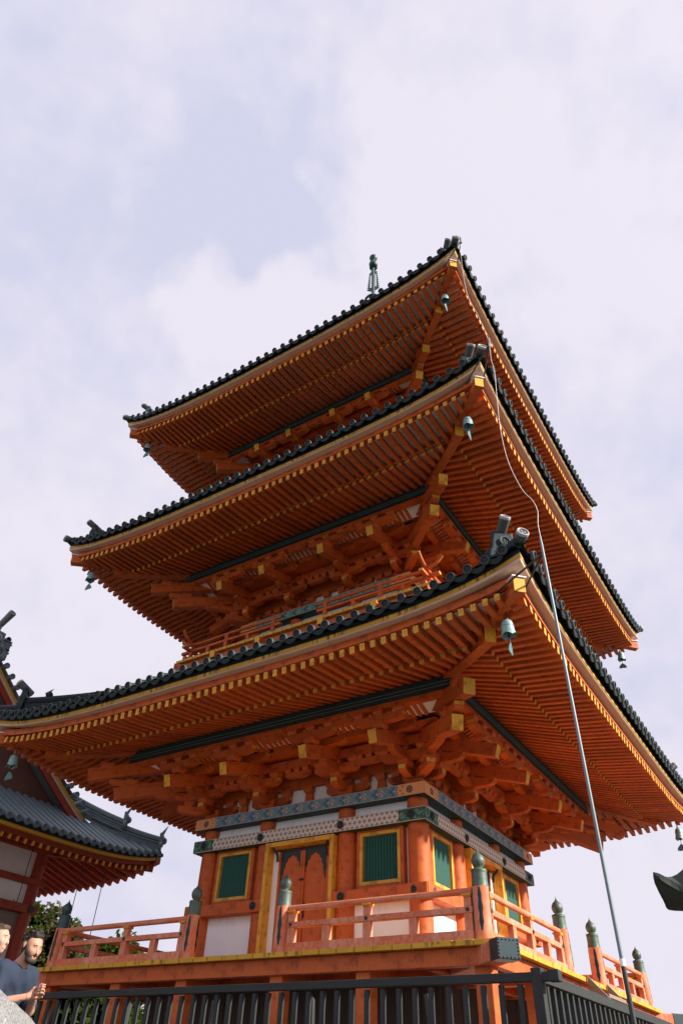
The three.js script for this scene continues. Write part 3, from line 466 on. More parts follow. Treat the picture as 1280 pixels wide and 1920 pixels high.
      const stile = mesh('door_stile', bx(0.05, 2.0, 0.05), M.vermilion, door, mx(-sg * 0.2555, 0, 0.05)); mesh('stud', new THREE.SphereGeometry(0.025, 8, 6), M.iron, stile, mx(0, 0.45, 0.03));
      mesh('hinge', tube([V(0, -0.12, 0), V(0, 0, 0.02), V(sg * 0.01, 0.06, 0.06), V(sg * 0.05, 0.08, 0.09), V(sg * 0.07, 0.14, 0.09)], 0.028, 12, 6), M.iron, P, fm(f, sg * 0.62, 5.44, 2.80));
    }
  }
}

// ---- balcony of the first storey, its railing and the posts under it
function giboshi() { return memo('giboshi', () => lathe([[0, 0.545], [0.012, 0.50], [0.03, 0.47], [0.075, 0.43], [0.10, 0.38], [0.103, 0.34], [0.085, 0.285], [0.055, 0.262], [0.075, 0.25], [0.118, 0.235], [0.122, 0.205], [0.113, 0.19], [0.118, 0.175], [0.113, 0.16], [0.118, 0.145], [0.113, 0.10], [0.12, 0.09], [0.113, 0.08], [0.124, 0.02], [0.124, 0]], 20)); }
const plankVar = (w, h, d, i) => memo(`pl${w.toFixed(3)}_${d.toFixed(3)}_${i % 9}`, () => { const g = rbx(w, h, d, 0.006).clone(), uv = g.attributes.uv; for (let q = 0; q < uv.count; q++) uv.setXY(q, uv.getX(q) + (i % 9) * 0.371, uv.getY(q) + (i % 9) * 0.173); return g; });
function buildBalcony() {
  const y = 3.345, deck = mesh('balcony_deck', bx(9.5, 0.06, 9.5), M.vermilion, P, mx(0, y - 0.105, 0));
  const inv = deck.matrix.clone(); deck.updateMatrix(); const I = deck.matrix.clone().invert();
  for (let f = 0; f < 4; f++) { const n = f % 2 ? 22 : 30, half = f % 2 ? 2.55 : 4.908, p = half * 2 / n, u0 = 2.56; // planks run out from the wall
    for (let i = 0; i < n; i++) { const s = -half + (i + 0.5) * p; mesh('deck_plank', plankVar(q2(p) - 0.008, 0.072, 4.908 - u0, i), M.ochre, deck, I.clone().multiply(fm(f, s, y - 0.036 + 0.004 * (hash2(i, f, 3) - 0.5), (4.908 + u0) / 2))); }
    const rim = mesh('deck_beam', rbx(9.36, 0.225, 0.14, 0.012), M.vermilion, P, fm(f, 0, y - 0.188, 4.72 - (f % 2) * 0.0));
    mesh('deck_beam', rbx(9.0, 0.16, 0.12, 0.012), M.vermilion, P, fm(f, 0, y - 0.22, 3.7));
    for (const s of [-4.58, -2.66, -1.03, 1.03, 2.66]) { mesh('deck_post', rbx(0.25, 2.0, 0.25, 0.015), M.vermilion, P, fm(f, s, 2.14, 4.60)); if (Math.abs(s) < 4) mesh('deck_joist', rbx(0.16, 0.18, 2.0, 0.01), M.vermilion, P, fm(f, s, y - 0.225, 3.60)); }
    for (const yy of [2.05]) mesh('deck_tie', rbx(9.1, 0.13, 0.08, 0.01), M.vermilion, P, fm(f, 0, yy, 4.60));
  }
  for (let c = 0; c < 4; c++) { const D = diagM(c); const d1 = 5.20 * R2; const b = mesh('corner_beam', rbx(0.30, 0.23, 2.2, 0.012), M.faded, P, D.clone().multiply(mx(0, 3.165, d1 - 1.12)));
    if (c < 2) { const cap = mesh('beam_cap', rbx(0.32, 0.25, 0.28, 0.01), M.ironCap, b, mx(0, 0, 1.1 - 0.12)); for (let i = 0; i < 6; i++) for (const [a, s] of [[i / 5 - 0.5, 1], [i / 5 - 0.5, -1]]) { mesh('rivet', memo('rivet', () => new THREE.SphereGeometry(0.011, 6, 4)), M.ironCap, b, mx(a * 0.27, s * 0.10, 1.1 + 0.022)); if (i && i < 5) mesh('rivet', memo('rivet', () => new THREE.SphereGeometry(0.011, 6, 4)), M.ironCap, b, mx(s * 0.135, a * 0.2, 1.1 + 0.022)); } } }
  // plaster mound and stone base
  const mound = []; mesh('plaster_mound', new THREE.LatheGeometry([[3.2 * R2, 2.50], [3.4 * R2, 2.49], [3.65 * R2, 2.41], [3.85 * R2, 2.2], [3.95 * R2, 1.9], [3.97 * R2, 1.15]].map(([a, b]) => new THREE.Vector2(a, b)), 4, Math.PI / 4).toNonIndexed(), M.plaster, P);
  P.children[P.children.length - 1].geometry.computeVertexNormals();
  for (let f = 0; f < 4; f++) for (let i = 0; i < 16; i++) mesh('added_shade_board', bx(0.405, 0.72, 0.04), M.shadeBoard, P, fm(f, -3.1 + i * 0.4133, 2.80, 3.24 - 0.008 * (i % 2)));  // added boards, not a known part: they darken the gaps below the deck
  // railing
  const pr = 0.125, postG = memo('railpost', () => cyl(0.122, 0.135, 0.70, 24));
  const strap = memo('strap', () => { const g = new THREE.CylinderGeometry(0.128, 0.139, 0.56, 5, 10, true, -0.28, 0.56); const p = g.attributes.position; for (let i = 0; i < p.count; i++) { const yy = p.getY(i), k = clamp((0.28 - Math.abs(yy)) / 0.12, 0.05, 1); p.setX(i, p.getX(i) * (0.25 + 0.75 * k * (0.75 + 0.25 * Math.sin(yy * 31 + 1)))); } return g; });
  const railing = new THREE.Group(); railing.name = 'railing'; P.add(railing);
  const capB = giboshi();
  const post = (f, s, dark) => { const o = mesh('railing_post', postG, M.faded, railing, fm(f, s, y + 0.35, 4.648)); mesh('post_cap', capB, dark ? M.bronze : M.verdigris, railing, fm(f, s, y + 0.70, 4.648)); for (let i = 0; i < 4; i++) mesh('iron_strap', strap, M.iron, railing, fm(f, s, y + 0.40, 4.648, 0, i * Math.PI / 2 + 0.22)); };
  for (let f = 0; f < 4; f++) { post(f, -4.648, f === 0 || f === 3); post(f, -1.03, f === 3 || f === 0 && false); post(f, 1.03, f === 3);
    for (const sg of [-1, 1]) { const a = 1.03 + 0.13, b = 4.648 - 0.13, L = b - a, m = sg * (a + b) / 2;
      const RM = M.faded;
      mesh('top_rail', memo('toprail', () => cyl(0.047, 0.047, L, 14).clone().rotateZ(Math.PI / 2)), RM, railing, fm(f, m, 4.003, 4.648));
      mesh('middle_rail', rbx(L, 0.085, 0.11, 0.01), RM, railing, fm(f, m, 3.755, 4.648));
      mesh('bottom_rail', rbx(L, 0.14, 0.15, 0.012), RM, railing, fm(f, m, y + 0.078, 4.648));
      for (const [s, full] of [[1.23, 1], [1.93, 0], [2.70, 1], [3.52, 0], [4.44, 1]]) { mesh('baluster', rbx(0.13, 0.225, 0.105, 0.008), RM, railing, fm(f, sg * s, 3.60, 4.648)); if (full) { mesh('baluster', rbx(0.12, 0.12, 0.10, 0.008), RM, railing, fm(f, sg * s, 3.858, 4.648)); mesh('baluster_cap', memo('bcap', () => block(0.15, 0.05).clone()), M.two, railing, fm(f, sg * s, 3.918, 4.648)); mesh('rail_stud', memo('stud', () => cyl(0.028, 0.028, 0.02, 8).clone().rotateX(Math.PI / 2)), M.iron, railing, fm(f, sg * s, 3.758, 4.648 + 0.062)); } }
    } }
  paint(memo('bcap', () => null), C(0.85, 0.40, 0.05));
  // stair on the right side
  const stair = new THREE.Group(); stair.name = 'stair'; P.add(stair);
  for (const z of [0.80, -0.42]) { const sh = new THREE.Shape(); sh.moveTo(0, 0); sh.lineTo(1.9, -1.95); sh.lineTo(1.55, -1.95); sh.lineTo(0, -0.42); const g = new THREE.ExtrudeGeometry(sh, { depth: 0.07, bevelEnabled: false }); mesh('stringer', g, M.step, stair, mx(4.93, 3.37, z - 0.035)); }
  for (let i = 0; i < 7; i++) mesh('stair_tread', rbx(0.28, 0.06, 1.1, 0.01), M.step, stair, mx(5.10 + i * 0.25, 3.08 - i * 0.26, 0.19));
}
// ---- balconies of the upper storeys
function buildUpperBalcony(k) {
  const S = ST[k], y = S.H - 1.37, ho = S.A + 1.45, ri = ho - 0.25;
  const deck = mesh('balcony_deck', bx(ho * 2 - 0.2, 0.05, ho * 2 - 0.2), M.vermilion, P, mx(0, y - 0.10, 0)); deck.updateMatrix(); const I = deck.matrix.clone().invert();
  for (let f = 0; f < 4; f++) { const n = 26, half = f % 2 ? S.A + 0.1 : ho, p = half * 2 / n, u0 = S.A + 0.11;
    const st = [];
    for (let i = 0; i < n; i++) { const s = -half + (i + 0.5) * p, m4 = fm(f, s, y - 0.037, (ho + u0) / 2), g = rbx(q2(p) - 0.022, 0.075, ho - u0, 0.006); if (f < 2 && k < 2) mesh('deck_plank', g, M.yellow, deck, I.clone().multiply(m4)); else st.push([g, I.clone().multiply(m4)]); }
    if (st.length) mesh('deck_plank', merged(st), M.yellow, deck).userData.kind = 'stuff';
    mesh('deck_beam', sweep(rect(ho - 0.24, y - 0.30, ho - 0.08, y - 0.126), flat, -1.05, 1.05, 1), M.vermilion, P, faceM[f]);
    mesh('waist_wall', sweep(rect(S.A - 0.1, y - 1.3, S.A + 0.5, y - 0.127), flat, -1, 1, 1), M.vermilion, P, faceM[f]);
    for (const s of [-2.4, -0.94, 0.94, 2.4]) mesh('deck_joist', tipped(0.16, 0.18, 1.2), M.two, P, fm(f, s, y - 0.23, S.A + 1.0));
  }
  const railing = new THREE.Group(); railing.name = 'railing'; P.add(railing);
  for (let f = 0; f < 4; f++) for (const sg of [-1, 1]) {
    const a = 0.56, b = ri + 0.32, L = b - a, m = sg * (a + b) / 2, dy = (f % 2) * 0.012;
    mesh('bottom_rail', rbx(L - 0.1, 0.09, 0.12, 0.01), M.vermilion, railing, fm(f, m - sg * 0.05, y + 0.052 + dy, ri));
    mesh('middle_rail', rbx(L, 0.075, 0.10, 0.01), M.vermilion, railing, fm(f, m, y + 0.345 + dy, ri));
    // the top rail sweeps up past the corner
    mesh('top_rail', tube([V(sg * (a - 0.02), 0, 0), V(sg * (a + L * 0.5), 0, 0), V(sg * ri * 0.98, 0, 0), V(sg * (b - 0.08), 0.09, 0), V(sg * (b + 0.08), 0.24, 0)], 0.042, 26, 10), M.vermilion, railing, fm(f, 0, y + 0.555 + dy, ri));
    mesh('rail_end_cap', cyl(0.043, 0.043, 0.012, 12), M.yellow, railing, fm(f, sg * (b + 0.084), y + 0.555 + 0.245 + dy, ri, 0, 0, -sg * 0.82));
    mesh('rail_end_cap', bx(0.008, 0.07, 0.095), M.yellow, railing, fm(f, sg * (b + 0.004), y + 0.345 + dy, ri));
    for (const [s, full] of [[0.80, 1], [1.62, 0], [2.36, 1], [2.98, 0], [ri, 1]]) { mesh('baluster', rbx(0.10, 0.22, 0.085, 0.008), M.vermilion, railing, fm(f, sg * Math.min(s, ri), y + 0.20 + dy, ri)); if (full && s < ri) mesh('baluster', rbx(0.10, 0.14, 0.085, 0.008), M.vermilion, railing, fm(f, sg * s, y + 0.45 + dy, ri)); }
  }
}
const twoTone = [0.80, 0.90, 0.97, 1.04, 1.10].map((k) => { const m = M.two.clone(); m.color.setRGB(k, k, k); m.map = T.worn.clone(); m.map.offset.set(k * 3.1, k * 7.7); return m; });
const roofs = [];
for (let k = 0; k < 3; k++) { buildBody(k); buildBrackets(k); roofs.push(buildRoof(k)); if (k) buildUpperBalcony(k); }
buildBalcony();
for (const kind of ['flying_rafter', 'base_rafter']) {
  const jobs = rafterJobs[kind].sort((a, b) => camDist(a[1]) - camDist(b[1]));
  const front = (j) => { const p = V(0, 0, 0).setFromMatrixPosition(j[1]); return Math.max(p.x, p.z) > 3.5 && (p.z > Math.abs(p.x) || p.x > Math.abs(p.z)); };
  const rest = new Map(); let n = 0;
  for (const j of jobs) { if (front(j) && n < 300) { mesh(kind, j[0], twoTone[Math.floor(rnd() * 5)], j[2], j[1]); n++; } else { if (!rest.has(j[2])) rest.set(j[2], []); rest.get(j[2]).push([j[0], j[1]]); } }
  for (const [roof, l] of rest) mesh(kind, merged(l), M.two, roof).userData.kind = 'stuff';
}
// ---- crowning finial
{
  const fin = new THREE.Group(); fin.name = 'finial'; P.add(fin);
  const yt = 34.25;
  mesh('dew_basin', merged([[bx(1.3, 0.7, 1.3), mx(0, 23.9, 0)], [new THREE.SphereGeometry(0.75, 20, 10, 0, Math.PI * 2, 0, Math.PI / 2), mx(0, 24.25, 0)]]), M.bronze, fin);
  mesh('shaft', cyl(0.07, 0.11, yt - 24.4, 14), M.bronze, fin, mx(0, (yt - 0.35 + 24.4) / 2, 0));
  for (let i = 0; i < 9; i++) { const r = 0.62 - i * 0.032; mesh('ring', merged([[new THREE.TorusGeometry(r, 0.06, 8, 28), mx(0, 0, 0, Math.PI / 2)], [bx(r * 2, 0.05, 0.05)], [bx(0.05, 0.05, r * 2)]]), M.bronze, fin, mx(0, 25.6 + i * 0.55, 0)); }
  for (let i = 0; i < 4; i++) { const sh = new THREE.Shape(); sh.moveTo(0.08, 0); sh.lineTo(0.34, 0.1); for (let j = 0; j < 9; j++) { const y = 0.15 + j * 0.2; sh.lineTo(0.46 - 0.02 * j + 0.05, y + 0.08); sh.lineTo(0.36 - 0.016 * j, y + 0.14); } sh.lineTo(0.12, 2.15); sh.lineTo(0.08, 2.1); const hole = new THREE.Path(); hole.moveTo(0.15, 0.35); hole.lineTo(0.27, 0.4); hole.lineTo(0.24, 1.6); hole.lineTo(0.15, 1.75); sh.holes.push(hole); mesh('water_flame', new THREE.ExtrudeGeometry(sh, { depth: 0.03, bevelEnabled: false }), M.bronze, fin, mx(0, 30.9, 0, 0, i * Math.PI / 2 + 0.3, 0, 0.62, 0.9, 1)); }
  mesh('dragon_ball', merged([[new THREE.SphereGeometry(0.22, 18, 12)], [cyl(0.13, 0.2, 0.12, 14), mx(0, -0.24, 0)]]), M.bronze, fin, mx(0, 33.35, 0));
  mesh('jewel', lathe([[0, 0.38], [0.02, 0.3], [0.1, 0.2], [0.19, 0.05], [0.2, -0.03], [0.12, -0.15], [0.06, -0.2]], 18), M.bronze, fin, mx(0, 33.98, 0));
}

// ------------------------------------------------------------------ wind bells under the hip rafters
{
  const shellG = (() => { const n = 24, prof = [[0.02, 0.30], [0.06, 0.295], [0.095, 0.26], [0.108, 0.2], [0.115, 0.1], [0.13, 0.02], [0.145, -0.04]]; const g = lathe(prof, n), p = g.attributes.position; for (let i = 0; i < p.count; i++) { const y = p.getY(i); if (y < 0) { const a = Math.atan2(p.getZ(i), p.getX(i)); p.setY(i, y + 0.05 * Math.abs(Math.sin(a * 2))); } } g.computeVertexNormals(); return g; })();
  const band = merged([[new THREE.TorusGeometry(0.112, 0.007, 6, 22), mx(0, 0.17, 0, Math.PI / 2)], [new THREE.TorusGeometry(0.12, 0.007, 6, 22), mx(0, 0.06, 0, Math.PI / 2)]]);
  const vaneS = new THREE.Shape(); vaneS.moveTo(-0.02, 0); vaneS.bezierCurveTo(-0.06, -0.05, -0.14, -0.10, -0.13, -0.2); vaneS.bezierCurveTo(-0.09, -0.17, -0.05, -0.23, 0, -0.18); vaneS.bezierCurveTo(0.05, -0.23, 0.09, -0.17, 0.13, -0.2); vaneS.bezierCurveTo(0.14, -0.10, 0.06, -0.05, 0.02, 0);
  const vaneG = new THREE.ExtrudeGeometry(vaneS, { depth: 0.012, bevelEnabled: false });
  const where = [
    [0, 0, 6.10, 'teal bronze wind bell under the nearest corner of the lowest roof'], [0, 3, 6.10, 'small bronze wind bell under the left corner of the lowest roof'], [0, 1, 6.10, 'dark bronze wind bell under the far right corner of the lowest roof'],
    [1, 0, 5.78, 'pale bronze wind bell under the nearest corner of the middle roof'], [1, 3, 5.85, 'small bronze wind bell under the left corner of the middle roof'], [1, 1, 5.85, 'small dark wind bell under the far right corner of the middle roof'],
    [2, 0, 5.50, 'white topped wind bell under the nearest corner of the top roof'], [2, 3, 5.55, 'small bronze wind bell under the left corner of the top roof'], [2, 1, 5.55, 'tiny wind bell under the far right corner of the top roof'],
  ];
  for (const [k, c, d, label] of where) {
    const S = ST[k], o = new THREE.Group(); const yTop = S.Ey - 0.42 + S.Lr * 0.75;
    o.applyMatrix4(diagM(c).multiply(mx(0, yTop, d * R2)));
    mesh('hook', merged([[cyl(0.012, 0.012, 0.16, 6), mx(0, -0.04, 0)], [new THREE.TorusGeometry(0.03, 0.010, 6, 12), mx(0, -0.13, 0)]]), M.iron, o);
    const b = mesh('bell_body', shellG, M.bell, o, mx(0, -0.45, 0, 0.04, 0, 0.05)); mesh('bell_band', band, M.bell, b);
    mesh('clapper', merged([[cyl(0.008, 0.008, 0.40, 6), mx(0, -0.03, 0)], [new THREE.SphereGeometry(0.03, 8, 6), mx(0, -0.02, 0)]]), M.iron, b);
    mesh('vane', vaneG, M.bellDark, b, mx(0, -0.15, 0, 0.15, 0.9));
    o.scale.setScalar(0.88); top(o, 'wind_bell', label, 'wind bell', 'bronze bells hanging from the roof corners');
  }
}

// ------------------------------------------------------------------ lightning conductor
{
  const o = new THREE.Group(), px = 7.14, pz = 7.28;
  const lower = mesh('sleeve', bar(V(px - 0.03, groundY(px, pz) - 0.05, pz), V(px - 0.02, 2.66, pz), 0.024, 12), M.sleeve, o);
  mesh('collar', bar(V(px - 0.02, 2.64, pz), V(px - 0.02, 2.70, pz), 0.027, 12), M.white, o);
  mesh('pole', bar(V(px - 0.02, 2.68, pz), V(px + 0.01, 7.80, pz), 0.020, 12), M.steel, o);
  mesh('pole_tip', bar(V(px + 0.01, 7.80, pz), V(px + 0.01, 7.93, pz), 0.016, 10), M.steel, o);
  for (const [x, z] of [[6.05, 6.36], [6.36, 6.05]]) mesh('bracket_strut', bar(V(px, 7.62, pz), V(x, 7.82, z), 0.016, 8), M.sleeve, o);
  top(o, 'lightning_conductor', 'thin steel lightning conductor pole strapped to the nearest corner of the lowest roof', 'pole');
  const wp = [[7.15, 7.90], [7.15, 8.18], [7.17, 8.49], [7.11, 8.78], [7.0, 9.05], [6.92, 9.3], [6.74, 10.19], [6.70, 11.07], [6.755, 11.89], [6.81, 12.57], [6.78, 13.0], [6.80, 13.52], [6.62, 14.92], [6.40, 16.19], [6.38, 17.96], [6.46, 18.75]].map(([u, y], i) => V(u, y, u + (i < 2 ? 0.1 : 0.02)));
  const w = new THREE.Group(); mesh('cable', tube(wp, 0.0052, 160, 6), M.wire, w);
  for (const [k, u, y] of [[1, 6.80, 13.52], [2, 6.46, 18.7]]) { const S = ST[k]; for (const s of [-1, 1]) mesh('cable_bracket', bar(V(u, y, u), V(S.E - 0.34 + s * 0.14, S.Ey + S.Lr - 0.18, S.E - 0.34 - s * 0.14), 0.015, 8), M.sleeve, w); mesh('cable_clamp', bar(V(u, y - 0.12, u), V(u, y + 0.16, u), 0.025, 8), M.steel, w); }
  top(w, 'lightning_cable', 'thin pale cable running up the roof corners from the steel pole', 'cable');
}

// ------------------------------------------------------------------ dark picket fence in front of the pagoda
{
  const o = new THREE.Group(), zf = 6.20, xf = 5.89, yt = 2.77, g0 = 1.2, hp = yt - 0.12 - g0 - 0.06;
  mesh('top_rail', rbx(11.0, 0.09, 0.10, 0.008), M.fence, o, mx(xf - 5.5 + 0.16, yt - 0.055, zf));
  mesh('top_rail', rbx(0.12, 0.11, 12.0, 0.008), M.fence, o, mx(xf, yt - 0.056, zf - 6.0 - 0.062));
  mesh('bottom_rail', rbx(11.0, 0.09, 0.08, 0.008), M.fence, o, mx(xf - 5.5, g0 + 0.22, zf)); mesh('bottom_rail', rbx(0.08, 0.09, 12.0, 0.008), M.fence, o, mx(xf, g0 + 0.22, zf - 6.05));
  mesh('corner_post', rbx(0.125, yt + 0.03 - g0, 0.125, 0.01), M.fence, o, mx(xf, (yt + 0.03 + g0) / 2, zf)); mesh('rail_end', rbx(0.13, 0.115, 0.13, 0.01), M.fence, o, mx(xf + 0.20, yt - 0.05, zf + 0.004));
  const picket = rbx(0.060, hp, 0.06, 0.006), p2 = rbx(0.06, hp, 0.060, 0.006);
  for (let i = 1; i < 48; i++) mesh('picket', picket, M.fence, o, mx(xf - i * 0.2265 + 0.012 * (hash2(i, 1, 5) - 0.5), g0 + 0.06 + hp / 2, zf));
  for (let i = 1; i < 52; i++) mesh('picket', p2, M.fence, o, mx(xf, g0 + 0.06 + hp / 2, zf - i * 0.2265 + 0.012 * (hash2(i, 2, 5) - 0.5)));
  for (let i = 1; i < 6; i++) { const x = xf - i * 1.812 + 0.113; mesh('brace', rbx(0.06, 1.7, 0.07, 0.006), M.fence, o, mx(x + 0.2, g0 + 0.70, zf - 0.32, -0.42, 0, 0.30)); }
  top(o, 'picket_fence', 'dark weathered wooden picket fence in front of the pagoda balcony', 'fence');
}

// ------------------------------------------------------------------ temple hall on the left
{
  const Hn = new THREE.Group(), xe = -9.2, zc = 4.8, hz = 6.9, ye = 6.98, y0 = 1.2, xg = -11.35, len = 16;
  const prof = (d) => ye + 0.12 + 0.53 * d + 0.021 * d * d;                     // height of the tiles at distance d in from an eave
  const lift = (t) => 0.42 * Math.pow(Math.abs(t), 5);
  const gsh = [];
  { // skirt below the gable
    const g = new THREE.PlaneGeometry(1, 1, 40, 6), p = g.attributes.position; for (let i = 0; i < p.count; i++) { const t = p.getX(i) * 2, d = (p.getY(i) + 0.5) * 2.35; p.setXYZ(i, xe - d, prof(d) + lift(t) * (1 - d / 2.6) ** 2, zc + t * (hz - d)); } g.computeVertexNormals(); gsh.push([g]);
    for (const sg of [-1, 1]) { const h2 = new THREE.PlaneGeometry(1, 1, 30, 12), q = h2.attributes.position; for (let i = 0; i < q.count; i++) { const v = q.getX(i) + 0.5, d = (q.getY(i) + 0.5) * hz; const x1 = d < 2.35 ? xe - d : xg + 0.55; q.setXYZ(i, x1 + (xe - len - x1) * v, prof(d) + lift(clamp(1 - v * 2.2)) * clamp(1 - d / 2.6) ** 2, zc + sg * (hz - d)); } h2.computeVertexNormals(); gsh.push([h2]); }
  }
  const roof = mesh('roof', merged(gsh), M.tileGrey, Hn);
  // round tile rows on the skirt
  for (let i = 0; i < 30; i++) { const z = zc - hz + 0.24 + i * 0.30, dm = Math.min(2.3, Math.max(0.2, (z - (zc - hz)) - 0.08)), t = (z - zc) / hz; const pts = []; for (let j = 0; j <= 6; j++) { const d = -0.06 + (dm + 0.06) * j / 6; pts.push(V(xe - d, prof(d) + 0.04 + lift((z - zc) / (hz - Math.max(0, d))) * (1 - Math.max(0, d) / 2.6) ** 2, z)); }
    mesh('round_tile_row', merged([[tube(pts, 0.085, 10, 8)], [discGeo(0.095), mx(pts[0].x + 0.01, pts[0].y, z, 0, Math.PI / 2)]]), M.tileGrey, roof); }
  // eave boards, following the upturned edge
  const strip = (name, m, u0, ya, u1, yb) => { const pos = [], idx = []; const n = 40; const pr = [[u0, ya], [u0, yb], [u1, yb], [u1, ya]]; for (let e = 0; e < 4; e++) { const a = pr[e], b = pr[(e + 1) % 4]; const base = pos.length / 3; for (let i = 0; i <= n; i++) { const t = -1 + 2 * i / n; for (const q of [a, b]) pos.push(xe + q[0], ye + q[1] + lift(t), zc + t * (hz + q[0])); } for (let i = 0; i < n; i++) { const k = base + i * 2; idx.push(k, k + 1, k + 2, k + 2, k + 1, k + 3); } } const g = new THREE.BufferGeometry(); g.setAttribute('position', new THREE.Float32BufferAttribute(pos, 3)); g.setAttribute('uv', new THREE.Float32BufferAttribute(new Float32Array(pos.length / 3 * 2), 2)); g.setIndex(idx); g.computeVertexNormals(); return mesh(name, g, m, roof); };
  strip('tile_batten', M.tile, -0.30, 0.0, 0.02, 0.10); strip('yellow_trim', M.ochre, -0.3, -0.09, -0.02, -0.004); strip('eave_beam', M.hallRed, -0.34, -0.22, -0.16, -0.094);
  const stripBack = (name, m, ya, yb) => { const n = 24, list = []; for (let i = 0; i < n; i++) { const a = i / n, b = (i + 1) / n, xa = xe - a * len, xb = xe - b * len, la = lift(clamp(1 - a * 2.2)), lb = lift(clamp(1 - b * 2.2)); const sh = bar(V(0, 0, 0), V(0, 1, 0), 0.1, 4); const g = new THREE.BoxGeometry(xa - xb, yb - ya, 0.2); const p = g.attributes.position; for (let j = 0; j < p.count; j++) p.setY(j, p.getY(j) + (p.getX(j) > 0 ? la : lb)); list.push([g, mx((xa + xb) / 2, ye + (ya + yb) / 2, zc - hz + 0.14)]); } return mesh(name, merged(list), m, roof); };
  stripBack('yellow_trim', M.ochre, -0.09, -0.004); stripBack('eave_beam', M.hallRed, -0.22, -0.094); stripBack('tile_batten', M.tile, 0.0, 0.1);
  // rafters
  const vr = (L) => memo('hr' + q2(L), () => { const g = tipped(0.09, 0.12, L).clone(), c = g.attributes.color; for (let i = 0; i < c.count; i++) if (Math.abs(c.getX(i) - VERM.r) < 1e-3 && Math.abs(c.getY(i) - VERM.g) < 1e-3) c.setXYZ(i, 0.52, 0.065, 0.03); return g; });
  for (let i = 0; i < 34; i++) { const z = zc - hz + 0.34 + i * 0.26, L = Math.min(2.3, z - (zc - hz) - 0.1), t = (z - zc) / hz, q = along(ye - 0.28 + 0.28 * L + lift(t) * (1 - L / 2.6), xe - 0.2 - L, ye - 0.28 + lift(t), xe - 0.2); mesh('rafter', vr(q.L), M.two, roof, mx(q.u, q.y, z, q.a, Math.PI / 2)); }
  for (let i = 0; i < 25; i++) { const x = xe - 0.34 - i * 0.36, L = Math.min(2.6, (xe - x) - 0.1), t = clamp(1 - (xe - x) / len * 2.2), q = along(ye - 0.28 + 0.28 * L + lift(t) * (1 - L / 2.7), -(L), ye - 0.28 + lift(t), 0); mesh('rafter', vr(q.L), M.two, roof, mx(x, q.y, zc - hz + 0.05 + L / 2, q.a, Math.PI)); }
  mesh('hip_rafter', tipped(0.18, 0.22, 3.4), M.hallRed, roof, mx(xe - 1.35, ye + 0.17, zc - hz + 1.35, 0.06, Math.PI * 0.75));
  mesh('soffit', (() => { const g = new THREE.PlaneGeometry(1, 1, 24, 4), p = g.attributes.position; for (let i = 0; i < p.count; i++) { const t = p.getX(i) * 2, d = (p.getY(i) + 0.5) * 2.6 + 0.2; p.setXYZ(i, xe - d, ye - 0.26 + 0.28 * d + lift(t) * (1 - d / 2.9), zc + t * (hz - d)); } g.computeVertexNormals(); return g; })(), M.hallRed, roof);
  mesh('soffit', (() => { const g = new THREE.PlaneGeometry(1, 1, 24, 4), p = g.attributes.position; for (let i = 0; i < p.count; i++) { const v = p.getX(i) + 0.5, d = (p.getY(i) + 0.5) * 2.8 + 0.2; const x1 = xe - d; p.setXYZ(i, x1 + (xe - len - x1) * v, ye - 0.26 + 0.28 * d + lift(clamp(1 - v * 2.2)) * clamp(1 - d / 2.9), zc - hz + d); } g.computeVertexNormals(); return g; })(), M.hallRed, roof);
  // gable: wall, barge boards, verge tiles
  const gy = (r) => prof(hz - r);
  { const sh = new THREE.Shape(); sh.moveTo(-4.6, 8.3); for (let r = -4.6; r <= 4.61; r += 0.46) sh.lineTo(r, gy(Math.abs(r)) - 0.35); sh.lineTo(4.6, 8.3); mesh('gable_wall', new THREE.ExtrudeGeometry(sh, { depth: 0.1, bevelEnabled: false }), M.gable, Hn, mx(xg - 0.25, 0, zc, 0, Math.PI / 2)); }
  const verge = (off0, off1, x0, x1) => { const g = []; for (const sg of [-1, 1]) for (let i = 0; i < 14; i++) { const r0 = 4.75 * i / 14, r1 = 4.75 * (i + 1) / 14; const pos = [], c = (r, o, x) => V(x, gy(r) + o, zc + sg * r); const b = [c(r0, off0, x0), c(r1, off0, x0), c(r1, off1, x0), c(r0, off1, x0), c(r0, off0, x1), c(r1, off0, x1), c(r1, off1, x1), c(r0, off1, x1)]; const gg = new THREE.BufferGeometry(); gg.setAttribute('position', new THREE.Float32BufferAttribute(b.flatMap((q) => [q.x, q.y, q.z]), 3)); gg.setIndex([0, 1, 2, 0, 2, 3, 4, 6, 5, 4, 7, 6, 0, 4, 5, 0, 5, 1, 3, 2, 6, 3, 6, 7]); const n = gg.toNonIndexed(); n.computeVertexNormals(); g.push([n]); } return merged(g); };
  mesh('barge_board', verge(-0.50, -0.16, xg + 0.30, xg + 0.40), M.hallRed, Hn); mesh('yellow_trim', verge(-0.16, -0.06, xg + 0.28, xg + 0.43), M.ochre, Hn); mesh('white_trim', verge(-0.26, -0.161, xg + 0.4, xg + 0.42), M.pale, Hn);
  for (let i = 0; i < 16; i++) { const r = 0.2 + i * 0.30; mesh('verge_tile', merged([[cyl(0.09, 0.09, 0.4, 12), mx(-0.2, 0, 0, 0, 0, Math.PI / 2)], [discGeo(0.095), mx(0.005, 0, 0, 0, Math.PI / 2)]]), M.tileGrey, roof, mx(xg + 0.62, gy(r) + 0.06, zc - r)); }
